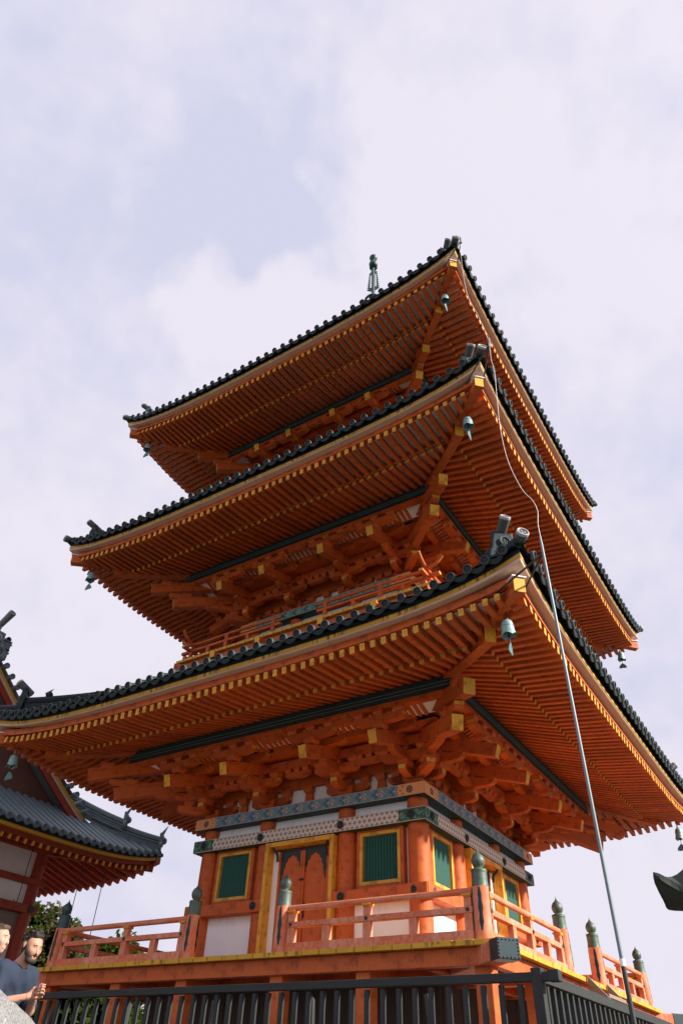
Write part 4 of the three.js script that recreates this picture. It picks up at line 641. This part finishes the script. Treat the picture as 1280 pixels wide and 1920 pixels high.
  // ridges
  const ridge = (pts, name) => { const g = []; for (const [w, h, o] of [[0.26, 0.24, 0.1], [0.34, 0.05, 0.24], [0.30, 0.04, 0.32]]) { for (let i = 0; i + 1 < pts.length; i++) { const a = pts[i], b = pts[i + 1], d = b.clone().sub(a), m4 = new THREE.Matrix4().lookAt(b, a, V(0, 1, 0)); m4.setPosition(a.clone().add(b).multiplyScalar(0.5).add(V(0, o, 0))); g.push([bx(w, h, d.length() + 0.02), m4]); } } g.push([tube(pts.map((q) => q.clone().add(V(0, 0.38, 0))), 0.09, 24, 8)]); return mesh(name, merged(g), M.tileGrey, roof); };
  const oni = (x, y, z, ry, s = 1) => { const g = [[new THREE.BoxGeometry(0.5, 0.62, 0.14), mx(0, 0.25, 0)], [new THREE.SphereGeometry(0.14, 10, 8), mx(0, 0.3, 0.12)], [new THREE.TorusGeometry(0.18, 0.05, 6, 14), mx(0, 0.28, 0.08)], [new THREE.ConeGeometry(0.09, 0.5, 8), mx(0, 0.72, 0.1, 0.5)], [new THREE.TorusGeometry(0.14, 0.06, 6, 12), mx(-0.28, 0.02, 0.02)], [new THREE.TorusGeometry(0.14, 0.06, 6, 12), mx(0.28, 0.02, 0.02)]]; return mesh('demon_tile', merged(g), M.tileGrey, roof, mx(x, y, z, 0, ry, 0, s, s, s)); };
  const hip = []; for (let i = 0; i <= 10; i++) { const d = 2.35 * (1 - i / 10) + 0.12; hip.push(V(xe - d, prof(d) + lift((hz) / (hz)) * (1 - d / 2.6) ** 2, zc - hz + d)); }
  ridge(hip.slice(3), 'hip_ridge'); oni(hip[10].x + 0.02, hip[10].y + 0.1, hip[10].z - 0.02, Math.PI * 0.75, 0.8);
  const hu = hip.slice(0, 7).map((q) => q.clone().add(V(0, 0.16, 0))); ridge(hu, 'hip_ridge'); oni(hu[6].x + 0.05, hu[6].y + 0.2, hu[6].z - 0.05, Math.PI * 0.75, 0.8);
  const mr = [V(xg + 0.5, gy(0) + 0.1, zc), V(xg - 4, gy(0) + 0.1, zc), V(xe - len + 2, gy(0) + 0.1, zc)]; ridge(mr, 'main_ridge'); ridge(mr.map((q) => q.clone().add(V(0, 0.3, 0))), 'main_ridge');
  oni(xg + 0.62, gy(0) + 0.15, zc + 0.55, Math.PI / 2, 1.15);
  mesh('ridge_end_tile', merged([[cyl(0.12, 0.1, 0.6, 14), mx(0, 0, 0.3, Math.PI / 2)], [discGeo(0.12), mx(0, 0, 0.6)]]), M.tileRim, roof, mx(xg + 0.62, gy(0) + 0.95, zc + 0.55, -0.6, Math.PI / 2));
  // walls
  const xw = -11.55, zw = 0.75;
  mesh('core_wall', bx(0.12, 4.0, 12), M.step, Hn, mx(xw - 0.9, 3.2, zw + 6)); mesh('core_wall', bx(12, 6.3, 0.12), M.white, Hn, mx(xw - 6.1, 4.35, zw + 0.1));
  mesh('plaster_panel', bx(0.06, 2.0, 8), M.white, Hn, mx(xw - 0.02, 6.55, zw + 4));
  for (const z of [zw, zw + 2.3, zw + 4.6, zw + 6.9]) mesh('column', cyl(0.19, 0.19, 6.3, 20), M.hallRed, Hn, mx(xw, y0 + 3.15, z));
  for (const [y, h] of [[5.54, 0.22], [6.26, 0.16], [7.2, 0.25]]) mesh('tie_beam', rbx(0.36, h, 8.4, 0.01), M.hallRed, Hn, mx(xw + 0.02, y, zw + 4.2 - 0.28));
  mesh('nail_cover', cyl(0.1, 0.1, 0.03, 8), M.iron, Hn, mx(xw + 0.215, 5.54, zw - 0.02, 0, 0, Math.PI / 2));
  mesh('lintel_board', bx(0.1, 0.7, 8), M.step, Hn, mx(xw - 0.05, 5.07, zw + 4.1));
  for (const [z, y, h] of [[1.75, 6.05, 1.0], [0.2, 5.6, 0.8], [-0.7, 5.35, 1.6]]) mesh('shutter_hook', merged([[bar(V(0, h / 2 + (z < 1 ? 0.75 : 0.5), 0), V(0, -h / 2, 0), 0.012, 6)], [new THREE.TorusGeometry(0.06, 0.012, 6, 10, Math.PI), mx(0, -h / 2, 0.06, Math.PI, Math.PI / 2)]]), M.iron, Hn, mx(xw + 0.9 + (z < 1 ? 0.5 : 0), y, z));
  top(Hn, 'temple_hall', 'red temple hall with grey tiled gable roof at the left edge', 'temple hall');
}

// ------------------------------------------------------------------ trees behind the hall
function tree(x, z, h, cr, n, cream, label) {
  const o = new THREE.Group(); o.position.set(x, groundY(x, z), z);
  const tr = [], tipPts = []; const trunkH = h * 0.55;
  tr.push([tube([V(0, -0.2, 0), V(0.1, trunkH * 0.5, 0.06), V(0, trunkH, 0)], h * 0.028, 8, 8)]);
  for (let i = 0; i < 8; i++) { const a = i * 2.4, y = trunkH * (0.5 + 0.06 * i), e = V(Math.cos(a) * cr * 0.65, y + h * rr(0.15, 0.32), Math.sin(a) * cr * 0.65); tr.push([tube([V(0, y, 0), V(e.x * 0.45, y + (e.y - y) * 0.35, e.z * 0.45), e], h * 0.010, 6, 5)]); tipPts.push(e); }
  mesh('trunk', merged(tr), std({ color: C(0.10, 0.075, 0.055), roughness: 0.9 }), o);
  const clumps = []; for (let i = 0; i < 34; i++) { const a = rr(0, 6.283), el = Math.asin(rr(-0.55, 1)), k = rr(0.55, 1.0); clumps.push([V(Math.cos(a) * Math.cos(el) * cr * k, h * 0.62 + Math.sin(el) * h * 0.36 * k, Math.sin(a) * Math.cos(el) * cr * k), rr(0.16, 0.30) * cr, rnd() < cream]); }
  const pos = [], col = [], nor = [];
  for (let i = 0; i < n; i++) { const [c, r, fl] = clumps[Math.floor(rnd() * clumps.length)]; const d = V(rr(-1, 1), rr(-1, 1), rr(-1, 1)).normalize().multiplyScalar(r * Math.pow(rnd(), 0.4)); const p = c.clone().add(d); const s = rr(0.10, 0.22), a = V(rr(-1, 1), rr(-0.7, 0.7), rr(-1, 1)).normalize().multiplyScalar(s), b = V(rr(-1, 1), rr(-1, 1), rr(-1, 1)).cross(a).normalize().multiplyScalar(s * 0.5);
    const k = rr(0.7, 1.25), cc = fl && rnd() < 0.7 ? [0.58 * k, 0.50 * k, 0.33 * k] : [0.32 * k, 0.46 * k, 0.10 * k];
    const q = [p.clone().sub(a), p.clone().add(b), p.clone().add(a), p.clone().sub(b)]; const nn = a.clone().cross(b).normalize(); for (const w of [0, 1, 2, 0, 2, 3]) { pos.push(q[w].x, q[w].y, q[w].z); col.push(...cc); nor.push(nn.x, nn.y, nn.z); } }
  const g = new THREE.BufferGeometry(); g.setAttribute('position', new THREE.Float32BufferAttribute(pos, 3)); g.setAttribute('normal', new THREE.Float32BufferAttribute(nor, 3)); g.setAttribute('color', new THREE.Float32BufferAttribute(col, 3));
  mesh('crown', g, memo('leafmat', () => new THREE.MeshPhysicalMaterial({ vertexColors: true, roughness: 0.8, side: THREE.DoubleSide, transmission: 0.45, thickness: 0 })), o);
  top(o, 'tree', label, 'tree', 'trees behind the temple hall');
}
tree(-19.4, -6.6, 5.5, 2.2, 9000, 0.75, 'cream flowering tree behind the man at the left edge');
tree(-24.6, -9.6, 7.0, 2.8, 9000, 0.12, 'fresh green tree rising between the hall and the balcony');
tree(-22.2, -13.0, 6.0, 3.4, 9000, 0.2, 'low green tree seen through the left end of the balcony railing');
tree(-17.1, -7.6, 3.3, 2.4, 9000, 0.0, 'low green shrub seen through the left end of the picket fence');

// ------------------------------------------------------------------ granite boulder, lantern
{
  const g = mergeVertices(new THREE.IcosahedronGeometry(1, 30)), p = g.attributes.position;
  for (let i = 0; i < p.count; i++) { const v = V(p.getX(i), p.getY(i), p.getZ(i)); const k = 1 + 0.10 * perlin.noise(v.x * 1.6, v.y * 1.6, v.z * 1.6) + 0.02 * perlin.noise(v.x * 7, v.y * 7, v.z * 7) + 0.004 * perlin.noise(v.x * 40, v.y * 40, v.z * 40); p.setXYZ(i, v.x * k, v.y * k, v.z * k); }
  g.computeVertexNormals(); const uv = new Float32Array(p.count * 2); for (let i = 0; i < p.count; i++) { uv[i * 2] = p.getX(i) - p.getZ(i); uv[i * 2 + 1] = p.getY(i) + p.getZ(i) * 0.3; } g.setAttribute('uv', new THREE.BufferAttribute(uv, 2));
  const o = mesh('granite_boulder', g, M.granite, null, mx(6.10, 0.82, 13.70, 0, 0.4, 0.1, 0.95, 1.12, 0.95)); top(o, 'granite_boulder', 'pale speckled granite boulder in the lower left corner', 'boulder');
}
{
  const o = new THREE.Group(), lx = 8.61, lz = 10.21, gy = groundY(lx, lz), ry = 2.60; o.position.set(lx, 0, lz);
  const six = (pts) => { const g = new THREE.LatheGeometry(pts.map(([a, b]) => new THREE.Vector2(a, b)), 6).toNonIndexed(); g.computeVertexNormals(); return g; };
  mesh('base', six([[0, gy + 0.3], [0.34, gy + 0.28], [0.4, gy + 0.2], [0.42, gy - 0.05]]), M.lantern, o);
  mesh('shaft', cyl(0.14, 0.16, ry - 0.75 - gy, 16), M.lantern, o, mx(0, (ry - 0.75 + gy) / 2, 0));
  mesh('platform', six([[0.15, ry - 0.62], [0.34, ry - 0.6], [0.32, ry - 0.7], [0.15, ry - 0.82]]), M.lantern, o);
  mesh('fire_box', six([[0.23, ry - 0.02], [0.24, ry - 0.61]]), M.lantern, o);
  // roof with upturned, pointed corners
  const N = 72, R = 12, pos = [], idx = [], uv = []; const prof = (t, a) => { const c = Math.pow(Math.abs(Math.cos(a * 3)), 5); const rad = 0.10 + t * (0.36 + 0.07 * c); const y = ry + 0.34 - 0.36 * Math.sin(t * Math.PI / 2 * 0.98) ** 1.4 + c * 0.11 * t * t * t; return [rad, y]; };
  for (const under of [0, 1]) { const base = pos.length / 3; for (let i = 0; i <= R; i++) for (let j = 0; j <= N; j++) { const a = j / N * Math.PI * 2, [r, y] = prof(i / R, a); const yy = under ? (ry - 0.10 + 0.0 * y) * (1 - (i / R) ** 3) + (y - 0.035) * (i / R) ** 3 : y; pos.push(r * Math.cos(a), yy, r * Math.sin(a)); uv.push(j / N * 3, i / R); } for (let i = 0; i < R; i++) for (let j = 0; j < N; j++) { const k = base + i * (N + 1) + j; idx.push(k, k + 1, k + N + 1, k + 1, k + N + 2, k + N + 1); } }
  const e0 = R * (N + 1), e1 = e0 + (R + 1) * (N + 1); for (let j = 0; j < N; j++) idx.push(e0 + j, e0 + j + 1, e1 + j, e0 + j + 1, e1 + j + 1, e1 + j);
  const g = new THREE.BufferGeometry(); g.setAttribute('position', new THREE.Float32BufferAttribute(pos, 3)); g.setAttribute('uv', new THREE.Float32BufferAttribute(uv, 2)); g.setIndex(idx); g.computeVertexNormals();
  mesh('lantern_roof', g, M.lantern, o, mx(0, 0, 0, 0, 0.594)); mesh('jewel', lathe([[0, 0.28], [0.03, 0.2], [0.1, 0.12], [0.1, 0.05], [0.06, 0]], 14), M.lantern, o, mx(0, ry + 0.33, 0));
  top(o, 'stone_lantern', 'dark mossy stone lantern whose upturned roof corner enters at the right edge', 'lantern');
}

// ------------------------------------------------------------------ two visitors behind the boulder
function sdfMesh(caps, center, half, res, blend = 0.03) {
  const mc = new MarchingCubes(res, new THREE.MeshStandardMaterial(), false, false, 120000); const n = res; mc.isolation = 0;
  for (let k = 0; k < n; k++) for (let j = 0; j < n; j++) for (let i = 0; i < n; i++) {
    const x = center[0] + (i - n / 2) / (n / 2) * half, y = center[1] + (j - n / 2) / (n / 2) * half, z = center[2] + (k - n / 2) / (n / 2) * half; let d = 9;
    for (const c of caps) { let e; const [a, b, ra, rb, bl] = c; const bx_ = b[0] - a[0], by = b[1] - a[1], bz = b[2] - a[2], l2 = bx_ * bx_ + by * by + bz * bz; const t = l2 ? clamp(((x - a[0]) * bx_ + (y - a[1]) * by + (z - a[2]) * bz) / l2) : 0; e = Math.hypot(x - a[0] - bx_ * t, y - a[1] - by * t, z - a[2] - bz * t) - (ra + (rb - ra) * t); const q = bl ?? blend, h = Math.max(q - Math.abs(d - e), 0) / q; d = Math.min(d, e) - h * h * q * 0.25; }
    mc.field[k * n * n + j * n + i] = -d;
  }
  mc.update(); const cnt = mc.count, g = new THREE.BufferGeometry(); const pa = new Float32Array(mc.positionArray.slice(0, cnt * 3)); for (let i = 0; i < cnt; i++) { pa[i * 3] = pa[i * 3] * half + center[0]; pa[i * 3 + 1] = pa[i * 3 + 1] * half + center[1]; pa[i * 3 + 2] = pa[i * 3 + 2] * half + center[2]; }
  g.setAttribute('position', new THREE.BufferAttribute(pa, 3)); g.setAttribute('normal', new THREE.BufferAttribute(new Float32Array(mc.normalArray.slice(0, cnt * 3)), 3)); g.setAttribute('uv', new THREE.BufferAttribute(new Float32Array(cnt * 2), 2));
  let m = mergeVertices(g.deleteAttribute('normal') && g, 1e-4); m.computeVertexNormals(); return m.toNonIndexed();
}
const faceM4 = (h, yaw, pitch) => new THREE.Matrix4().compose(V(...h), new THREE.Quaternion().setFromEuler(new THREE.Euler(pitch, yaw, 0, 'YXZ')), V(1, 1, 1));
function head(o, h, yaw, pitch, hairCol, beard, bun, skin) {
  const Mh = faceM4(h, yaw, pitch);   // face looks along +z of this frame, centre of the head at the origin
  const caps = [[[0, 0.03, -0.015], [0, 0.03, 0.0], 0.083, 0.083], [[0, -0.05, 0.03], [0, -0.075, 0.045], 0.055, 0.045, 0.05], [[0, -0.03, 0.048], [0, -0.03, 0.048], 0.046, 0.046, 0.04], [[0, 0.028, 0.086], [0, -0.018, 0.112], 0.008, 0.012, 0.010], [[-0.014, -0.023, 0.094], [0.014, -0.023, 0.094], 0.008, 0.008, 0.010], [[-0.035, 0.038, 0.078], [0.035, 0.038, 0.078], 0.012, 0.012, 0.02], [[0, -0.095, 0.07], [0, -0.09, 0.068], 0.018, 0.018, 0.02], [[-0.020, -0.055, 0.092], [0.020, -0.055, 0.092], 0.007, 0.007, 0.006], [[-0.018, -0.067, 0.090], [0.018, -0.067, 0.090], 0.008, 0.008, 0.006], [[-0.086, -0.005, -0.01], [-0.09, 0.025, -0.018], 0.012, 0.017, 0.01], [[0.086, -0.005, -0.01], [0.09, 0.025, -0.018], 0.012, 0.017, 0.01], [[-0.042, -0.008, 0.058], [0.042, -0.008, 0.058], 0.026, 0.026, 0.03]];
  const hg = sdfMesh(caps, [0, 0, 0.01], 0.16, 68, 0.03); const headGeo = hg.applyMatrix4(Mh);
  const hair = [[[0, 0.050, -0.036], [0, 0.058, -0.026], 0.084, 0.080], [[0, 0.0, -0.05], [0, -0.04, -0.05], 0.066, 0.05], [[-0.06, 0.03, -0.02], [-0.066, -0.005, -0.01], 0.033, 0.022], [[0.06, 0.03, -0.02], [0.066, -0.005, -0.01], 0.033, 0.022], [[-0.03, 0.112, 0.028], [0.035, 0.115, 0.030], 0.024, 0.022]];
  if (bun) hair.push([[0, 0.06, -0.10], [0, 0.04, -0.13], 0.03, 0.035]); else for (let i = 0; i < 46; i++) { const a = i * 2.4, e = 0.25 + 1.25 * ((i * 0.618) % 1), r = 0.088, d = [Math.cos(a) * Math.cos(e), Math.sin(e), Math.sin(a) * Math.cos(e)]; if (d[2] > 0.4 && d[1] < 0.7) continue; hair.push([[d[0] * r, 0.052 + d[1] * r, d[2] * r - 0.018], [d[0] * r + 0.02 * Math.sin(i * 7.3), 0.055 + d[1] * (r + 0.014), d[2] * r - 0.018 + 0.02 * Math.cos(i * 5.1)], 0.013, 0.007, 0.008]); }
  const hairM = std({ color: hairCol, roughness: 0.7 });
  const strands = []; for (let i = 0; i < 420; i++) { const a = rr(0, 6.283), e = rr(-0.35, 1.5), d = V(Math.cos(a) * Math.cos(e), Math.sin(e), Math.sin(a) * Math.cos(e)); if (d.z > 0.35 && d.y < 0.78) continue; if (d.z > 0.1 && d.y < -0.05) continue; const b = V(d.x * 0.088, 0.052 + d.y * 0.088, d.z * 0.088 - 0.018), back = bun ? V(0, -0.01, -0.05) : V(rr(-0.03, 0.03), rr(-0.03, 0.012), rr(-0.03, 0.03)), tip = b.clone().addScaledVector(d, bun ? 0.004 : rr(0.006, 0.022)).add(back), side = V(rr(-1, 1), rr(-1, 1), rr(-1, 1)).cross(d).normalize().multiplyScalar(0.005); const g = new THREE.BufferGeometry(), mid = b.clone().lerp(tip, 0.5).addScaledVector(d, 0.006); const tri = [b.clone().sub(side), b.clone().add(side), mid.clone().add(side), b.clone().sub(side), mid.clone().add(side), mid.clone().sub(side), mid.clone().sub(side), mid.clone().add(side), tip]; g.setAttribute('position', new THREE.Float32BufferAttribute(tri.flatMap((q) => [q.x, q.y, q.z]), 3)); g.computeVertexNormals(); strands.push([g]); }
  mesh('hair', merged([[sdfMesh(hair, [0, 0.03, -0.02], 0.18, 60, 0.025)], ...strands]).applyMatrix4(Mh), hairM, o);
  if (beard) mesh('beard', sdfMesh([[[-0.058, -0.035, 0.035], [-0.035, -0.085, 0.065], 0.020, 0.022], [[0.058, -0.035, 0.035], [0.035, -0.085, 0.065], 0.020, 0.022], [[-0.035, -0.086, 0.068], [0.035, -0.086, 0.068], 0.026, 0.026], [[-0.018, -0.092, 0.080], [0.018, -0.092, 0.080], 0.024, 0.024], [[-0.040, -0.050, 0.076], [0, -0.038, 0.100], 0.009, 0.009], [[0, -0.038, 0.100], [0.040, -0.050, 0.076], 0.009, 0.009], [[-0.044, -0.052, 0.070], [-0.038, -0.085, 0.066], 0.014, 0.02], [[0.044, -0.052, 0.070], [0.038, -0.085, 0.066], 0.014, 0.02], [[-0.062, -0.035, 0.035], [-0.074, 0.01, 0.01], 0.018, 0.014], [[0.062, -0.035, 0.035], [0.074, 0.01, 0.01], 0.018, 0.014]], [0, -0.05, 0.05], 0.14, 56, 0.015).applyMatrix4(Mh), hairM, o);
  const eyeG = [], browG = []; for (const s of [-1, 1]) { eyeG.push([new THREE.SphereGeometry(0.009, 8, 6).scale(1.2, 0.7, 1), mx(s * 0.033, 0.018, 0.081)]); browG.push([new THREE.CapsuleGeometry(0.0032, 0.024, 3, 6), mx(s * 0.034, 0.042, 0.091, 0, s * 0.35, Math.PI / 2 - s * 0.1)]); }
  mesh('eyes', merged(eyeG).applyMatrix4(Mh), std({ color: C(0.08, 0.06, 0.05), roughness: 0.3 }), o); mesh('eyebrows', merged(browG).applyMatrix4(Mh), hairM, o);
  return headGeo;
}
function handCaps(w, dir, up, side) {   // wrist, direction of the fingers, back of the hand, thumb side
  const P3 = (a, b, c) => [w[0] + dir[0] * a + side[0] * b + up[0] * c, w[1] + dir[1] * a + side[1] * b + up[1] * c, w[2] + dir[2] * a + side[2] * b + up[2] * c], caps = [];
  caps.push([P3(0, 0, 0), P3(0.08, 0.022, 0), 0.026, 0.017], [P3(0, 0, 0), P3(0.08, -0.022, 0), 0.026, 0.016]);
  for (const [k, L] of [[0.031, 0.068], [0.010, 0.078], [-0.011, 0.072], [-0.031, 0.056]]) { caps.push([P3(0.08, k, 0), P3(0.08 + L * 0.5, k, -0.008), 0.0095, 0.009, 0.006], [P3(0.08 + L * 0.5, k, -0.008), P3(0.08 + L * 0.82, k, -0.032), 0.009, 0.0085, 0.006], [P3(0.08 + L * 0.82, k, -0.032), P3(0.08 + L * 0.86, k, -0.052), 0.0085, 0.0075, 0.006]); }
  caps.push([P3(0.02, 0.022, 0), P3(0.055, 0.052, -0.012), 0.015, 0.012, 0.01], [P3(0.055, 0.052, -0.012), P3(0.088, 0.056, -0.022), 0.0115, 0.009, 0.006]);
  return caps;
}
function person(base, yaw, opt, label) {
  const o = new THREE.Group(); o.position.set(...base); o.rotation.y = yaw;
  const { lean, skin, shirt, pants, hairCol, beard, bun, headYaw, headPitch, s } = opt, cl = Math.cos(lean), sl = Math.sin(lean);
  // local frame: facing +z; the trunk leans forward from the hips
  const hip = [0, 0.93, -0.05]; const L = (x, y, z) => [x, hip[1] + y * cl - z * sl, hip[2] + z * cl + y * sl];
  const chest = L(0, 0.34, 0.01), neck = L(0, 0.53, 0.0), hd = [neck[0], neck[1] + 0.155, neck[2] + 0.075 + sl * 0.03];
  const shL = L(0.185, 0.47, 0), shR = L(-0.185, 0.47, 0);
  const elL = [shL[0] + 0.07, shL[1] - 0.27, shL[2] + 0.04], elR = [shR[0] - 0.07, shR[1] - 0.27, shR[2] + 0.04];
  const wrL = opt.handsUp ? [0.06, elL[1] + 0.10, elL[2] + 0.23] : [elL[0], elL[1] - 0.22, elL[2] + 0.10], wrR = opt.handsUp ? [-0.03, elR[1] + 0.08, elR[2] + 0.22] : [elR[0], elR[1] - 0.22, elR[2] + 0.10];
  const ft = (x) => [[x, 0.93, -0.05], [x * 1.15, 0.50, 0.0], [x * 1.15, 0.09, -0.04]];
  const torso = [[L(0, 0.02, 0), L(0, 0.22, 0), 0.135, 0.125], [L(-0.06, 0.22, 0), L(-0.09, 0.42, 0), 0.115, 0.105], [L(0.06, 0.22, 0), L(0.09, 0.42, 0), 0.115, 0.105], [L(-0.15, 0.46, 0), L(0.15, 0.46, 0), 0.068, 0.068], [L(0, 0.42, 0), neck, 0.09, 0.058]];
  const armsU = [[shL, elL, 0.056, 0.044], [shR, elR, 0.056, 0.044]], armsL = [[elL, wrL, 0.042, 0.028], [elR, wrR, 0.042, 0.028]];
  const legs = [0.095, -0.095].flatMap((x) => { const [a, b, c] = ft(x); return [[a, b, 0.088, 0.060], [b, c, 0.058, 0.042]]; });
  const feet = [0.11, -0.11].map((x) => [[x, 0.05, -0.06], [x * 1.15, 0.035, 0.15], 0.048, 0.036]);
  const body = sdfMesh([...torso, ...armsU, ...armsL, ...legs, ...feet, [neck, hd, 0.056, 0.05]], [0, 0.85, 0.1], 0.92, 92, 0.05);
  const parts = [[body]];
  const norm = (v) => { const l = Math.hypot(...v); return v.map((q) => q / l); }, sub = (a, b) => [a[0] - b[0], a[1] - b[1], a[2] - b[2]], crs = (a, b) => [a[1] * b[2] - a[2] * b[1], a[2] * b[0] - a[0] * b[2], a[0] * b[1] - a[1] * b[0]];
  for (const [e, w, sg] of [[elL, wrL, 1], [elR, wrR, -1]]) { const dir = norm(sub(w, e)), upv = norm(crs(dir, [0, 1, 0]).map((q) => q * sg)), side = norm(crs(upv, dir).map((q) => q * sg)); const c = [w[0] + dir[0] * 0.07, w[1] + dir[1] * 0.07, w[2] + dir[2] * 0.07]; parts.push([sdfMesh(handCaps(w, dir, upv, side.map((q) => Math.abs(side[1]) > 0 ? q * Math.sign(side[1]) : q)), c, 0.14, 64, 0.012)]); }
  const hg = head(o, hd, headYaw, headPitch, hairCol, beard, bun); parts.push([hg]);
  mesh('body', merged(parts), std({ color: skin, roughness: 0.55 }), o);
  const grow = (l, d) => l.map(([a, b, ra, rb, q]) => [a, b, ra + d, rb + d, q]);
  const sleeve = armsU.map(([a, b, ra, rb]) => [a, [a[0] + (b[0] - a[0]) * 0.85, a[1] + (b[1] - a[1]) * 0.85, a[2] + (b[2] - a[2]) * 0.85], ra + 0.018, rb + 0.026]);
  const tshirt = [...grow(torso.slice(0, 4), 0.016), [L(0, 0.42, 0), L(0, 0.49, 0), 0.09, 0.07], [L(0, -0.06, 0), L(0, 0.1, 0), 0.155, 0.15], ...sleeve];
  const cloth = mergeVertices(sdfMesh(tshirt, [0, 1.3, 0.12], 0.62, 84, 0.05).deleteAttribute('normal'), 1e-4), cp = cloth.attributes.position; cloth.computeVertexNormals(); { const cn = cloth.attributes.normal; for (let i = 0; i < cp.count; i++) { const x = cp.getX(i), y = cp.getY(i), z = cp.getZ(i), w = 0.010 * (1 - 2 * Math.abs(perlin.noise(x * 7 + y * 9, y * 5 - x * 3, z * 8))) + 0.004 * perlin.noise(x * 26, y * 14, z * 26); cp.setXYZ(i, x + cn.getX(i) * w, y + cn.getY(i) * w, z + cn.getZ(i) * w); } cloth.computeVertexNormals(); }
  mesh('shirt', cloth, std({ color: shirt, map: T.blotch, roughness: 0.9 }), o);
  mesh('trousers', sdfMesh([[L(-0.03, 0, 0), L(0.03, 0.05, 0), 0.14, 0.14], ...grow(legs, 0.022)], [0, 0.55, 0], 0.62, 70, 0.04), std({ color: pants, roughness: 0.9 }), o);
  mesh('shoes', sdfMesh(grow(feet, 0.014), [0, 0.06, 0.05], 0.3, 50, 0.02), std({ color: C(0.05, 0.05, 0.05), roughness: 0.7 }), o);
  o.scale.setScalar(s); top(o, 'person', label, 'person', undefined);
}
const SKIN = C(0.46, 0.235, 0.155);
person([1.94, groundY(0, 10.35), 10.35], 1.7, { lean: 0.5, skin: SKIN, shirt: C(0.02, 0.032, 0.062), pants: C(0.03, 0.03, 0.035), hairCol: C(0.022, 0.013, 0.009), beard: true, bun: false, headYaw: -0.1, headPitch: 0.34, handsUp: true, s: 1.0 }, 'bearded dark haired man in a navy t-shirt leaning forward beside the boulder');
person([1.34, groundY(0, 10.14), 10.14], 1.95, { lean: 0.04, skin: C(0.50, 0.28, 0.20), shirt: C(0.03, 0.03, 0.035), pants: C(0.05, 0.05, 0.06), hairCol: C(0.085, 0.048, 0.030), beard: false, bun: true, headYaw: 0.0, headPitch: 0.12, handsUp: false, s: 1.02 }, 'person with brown tied back hair cut by the left edge of the picture');

renderer.render(scene, camera);
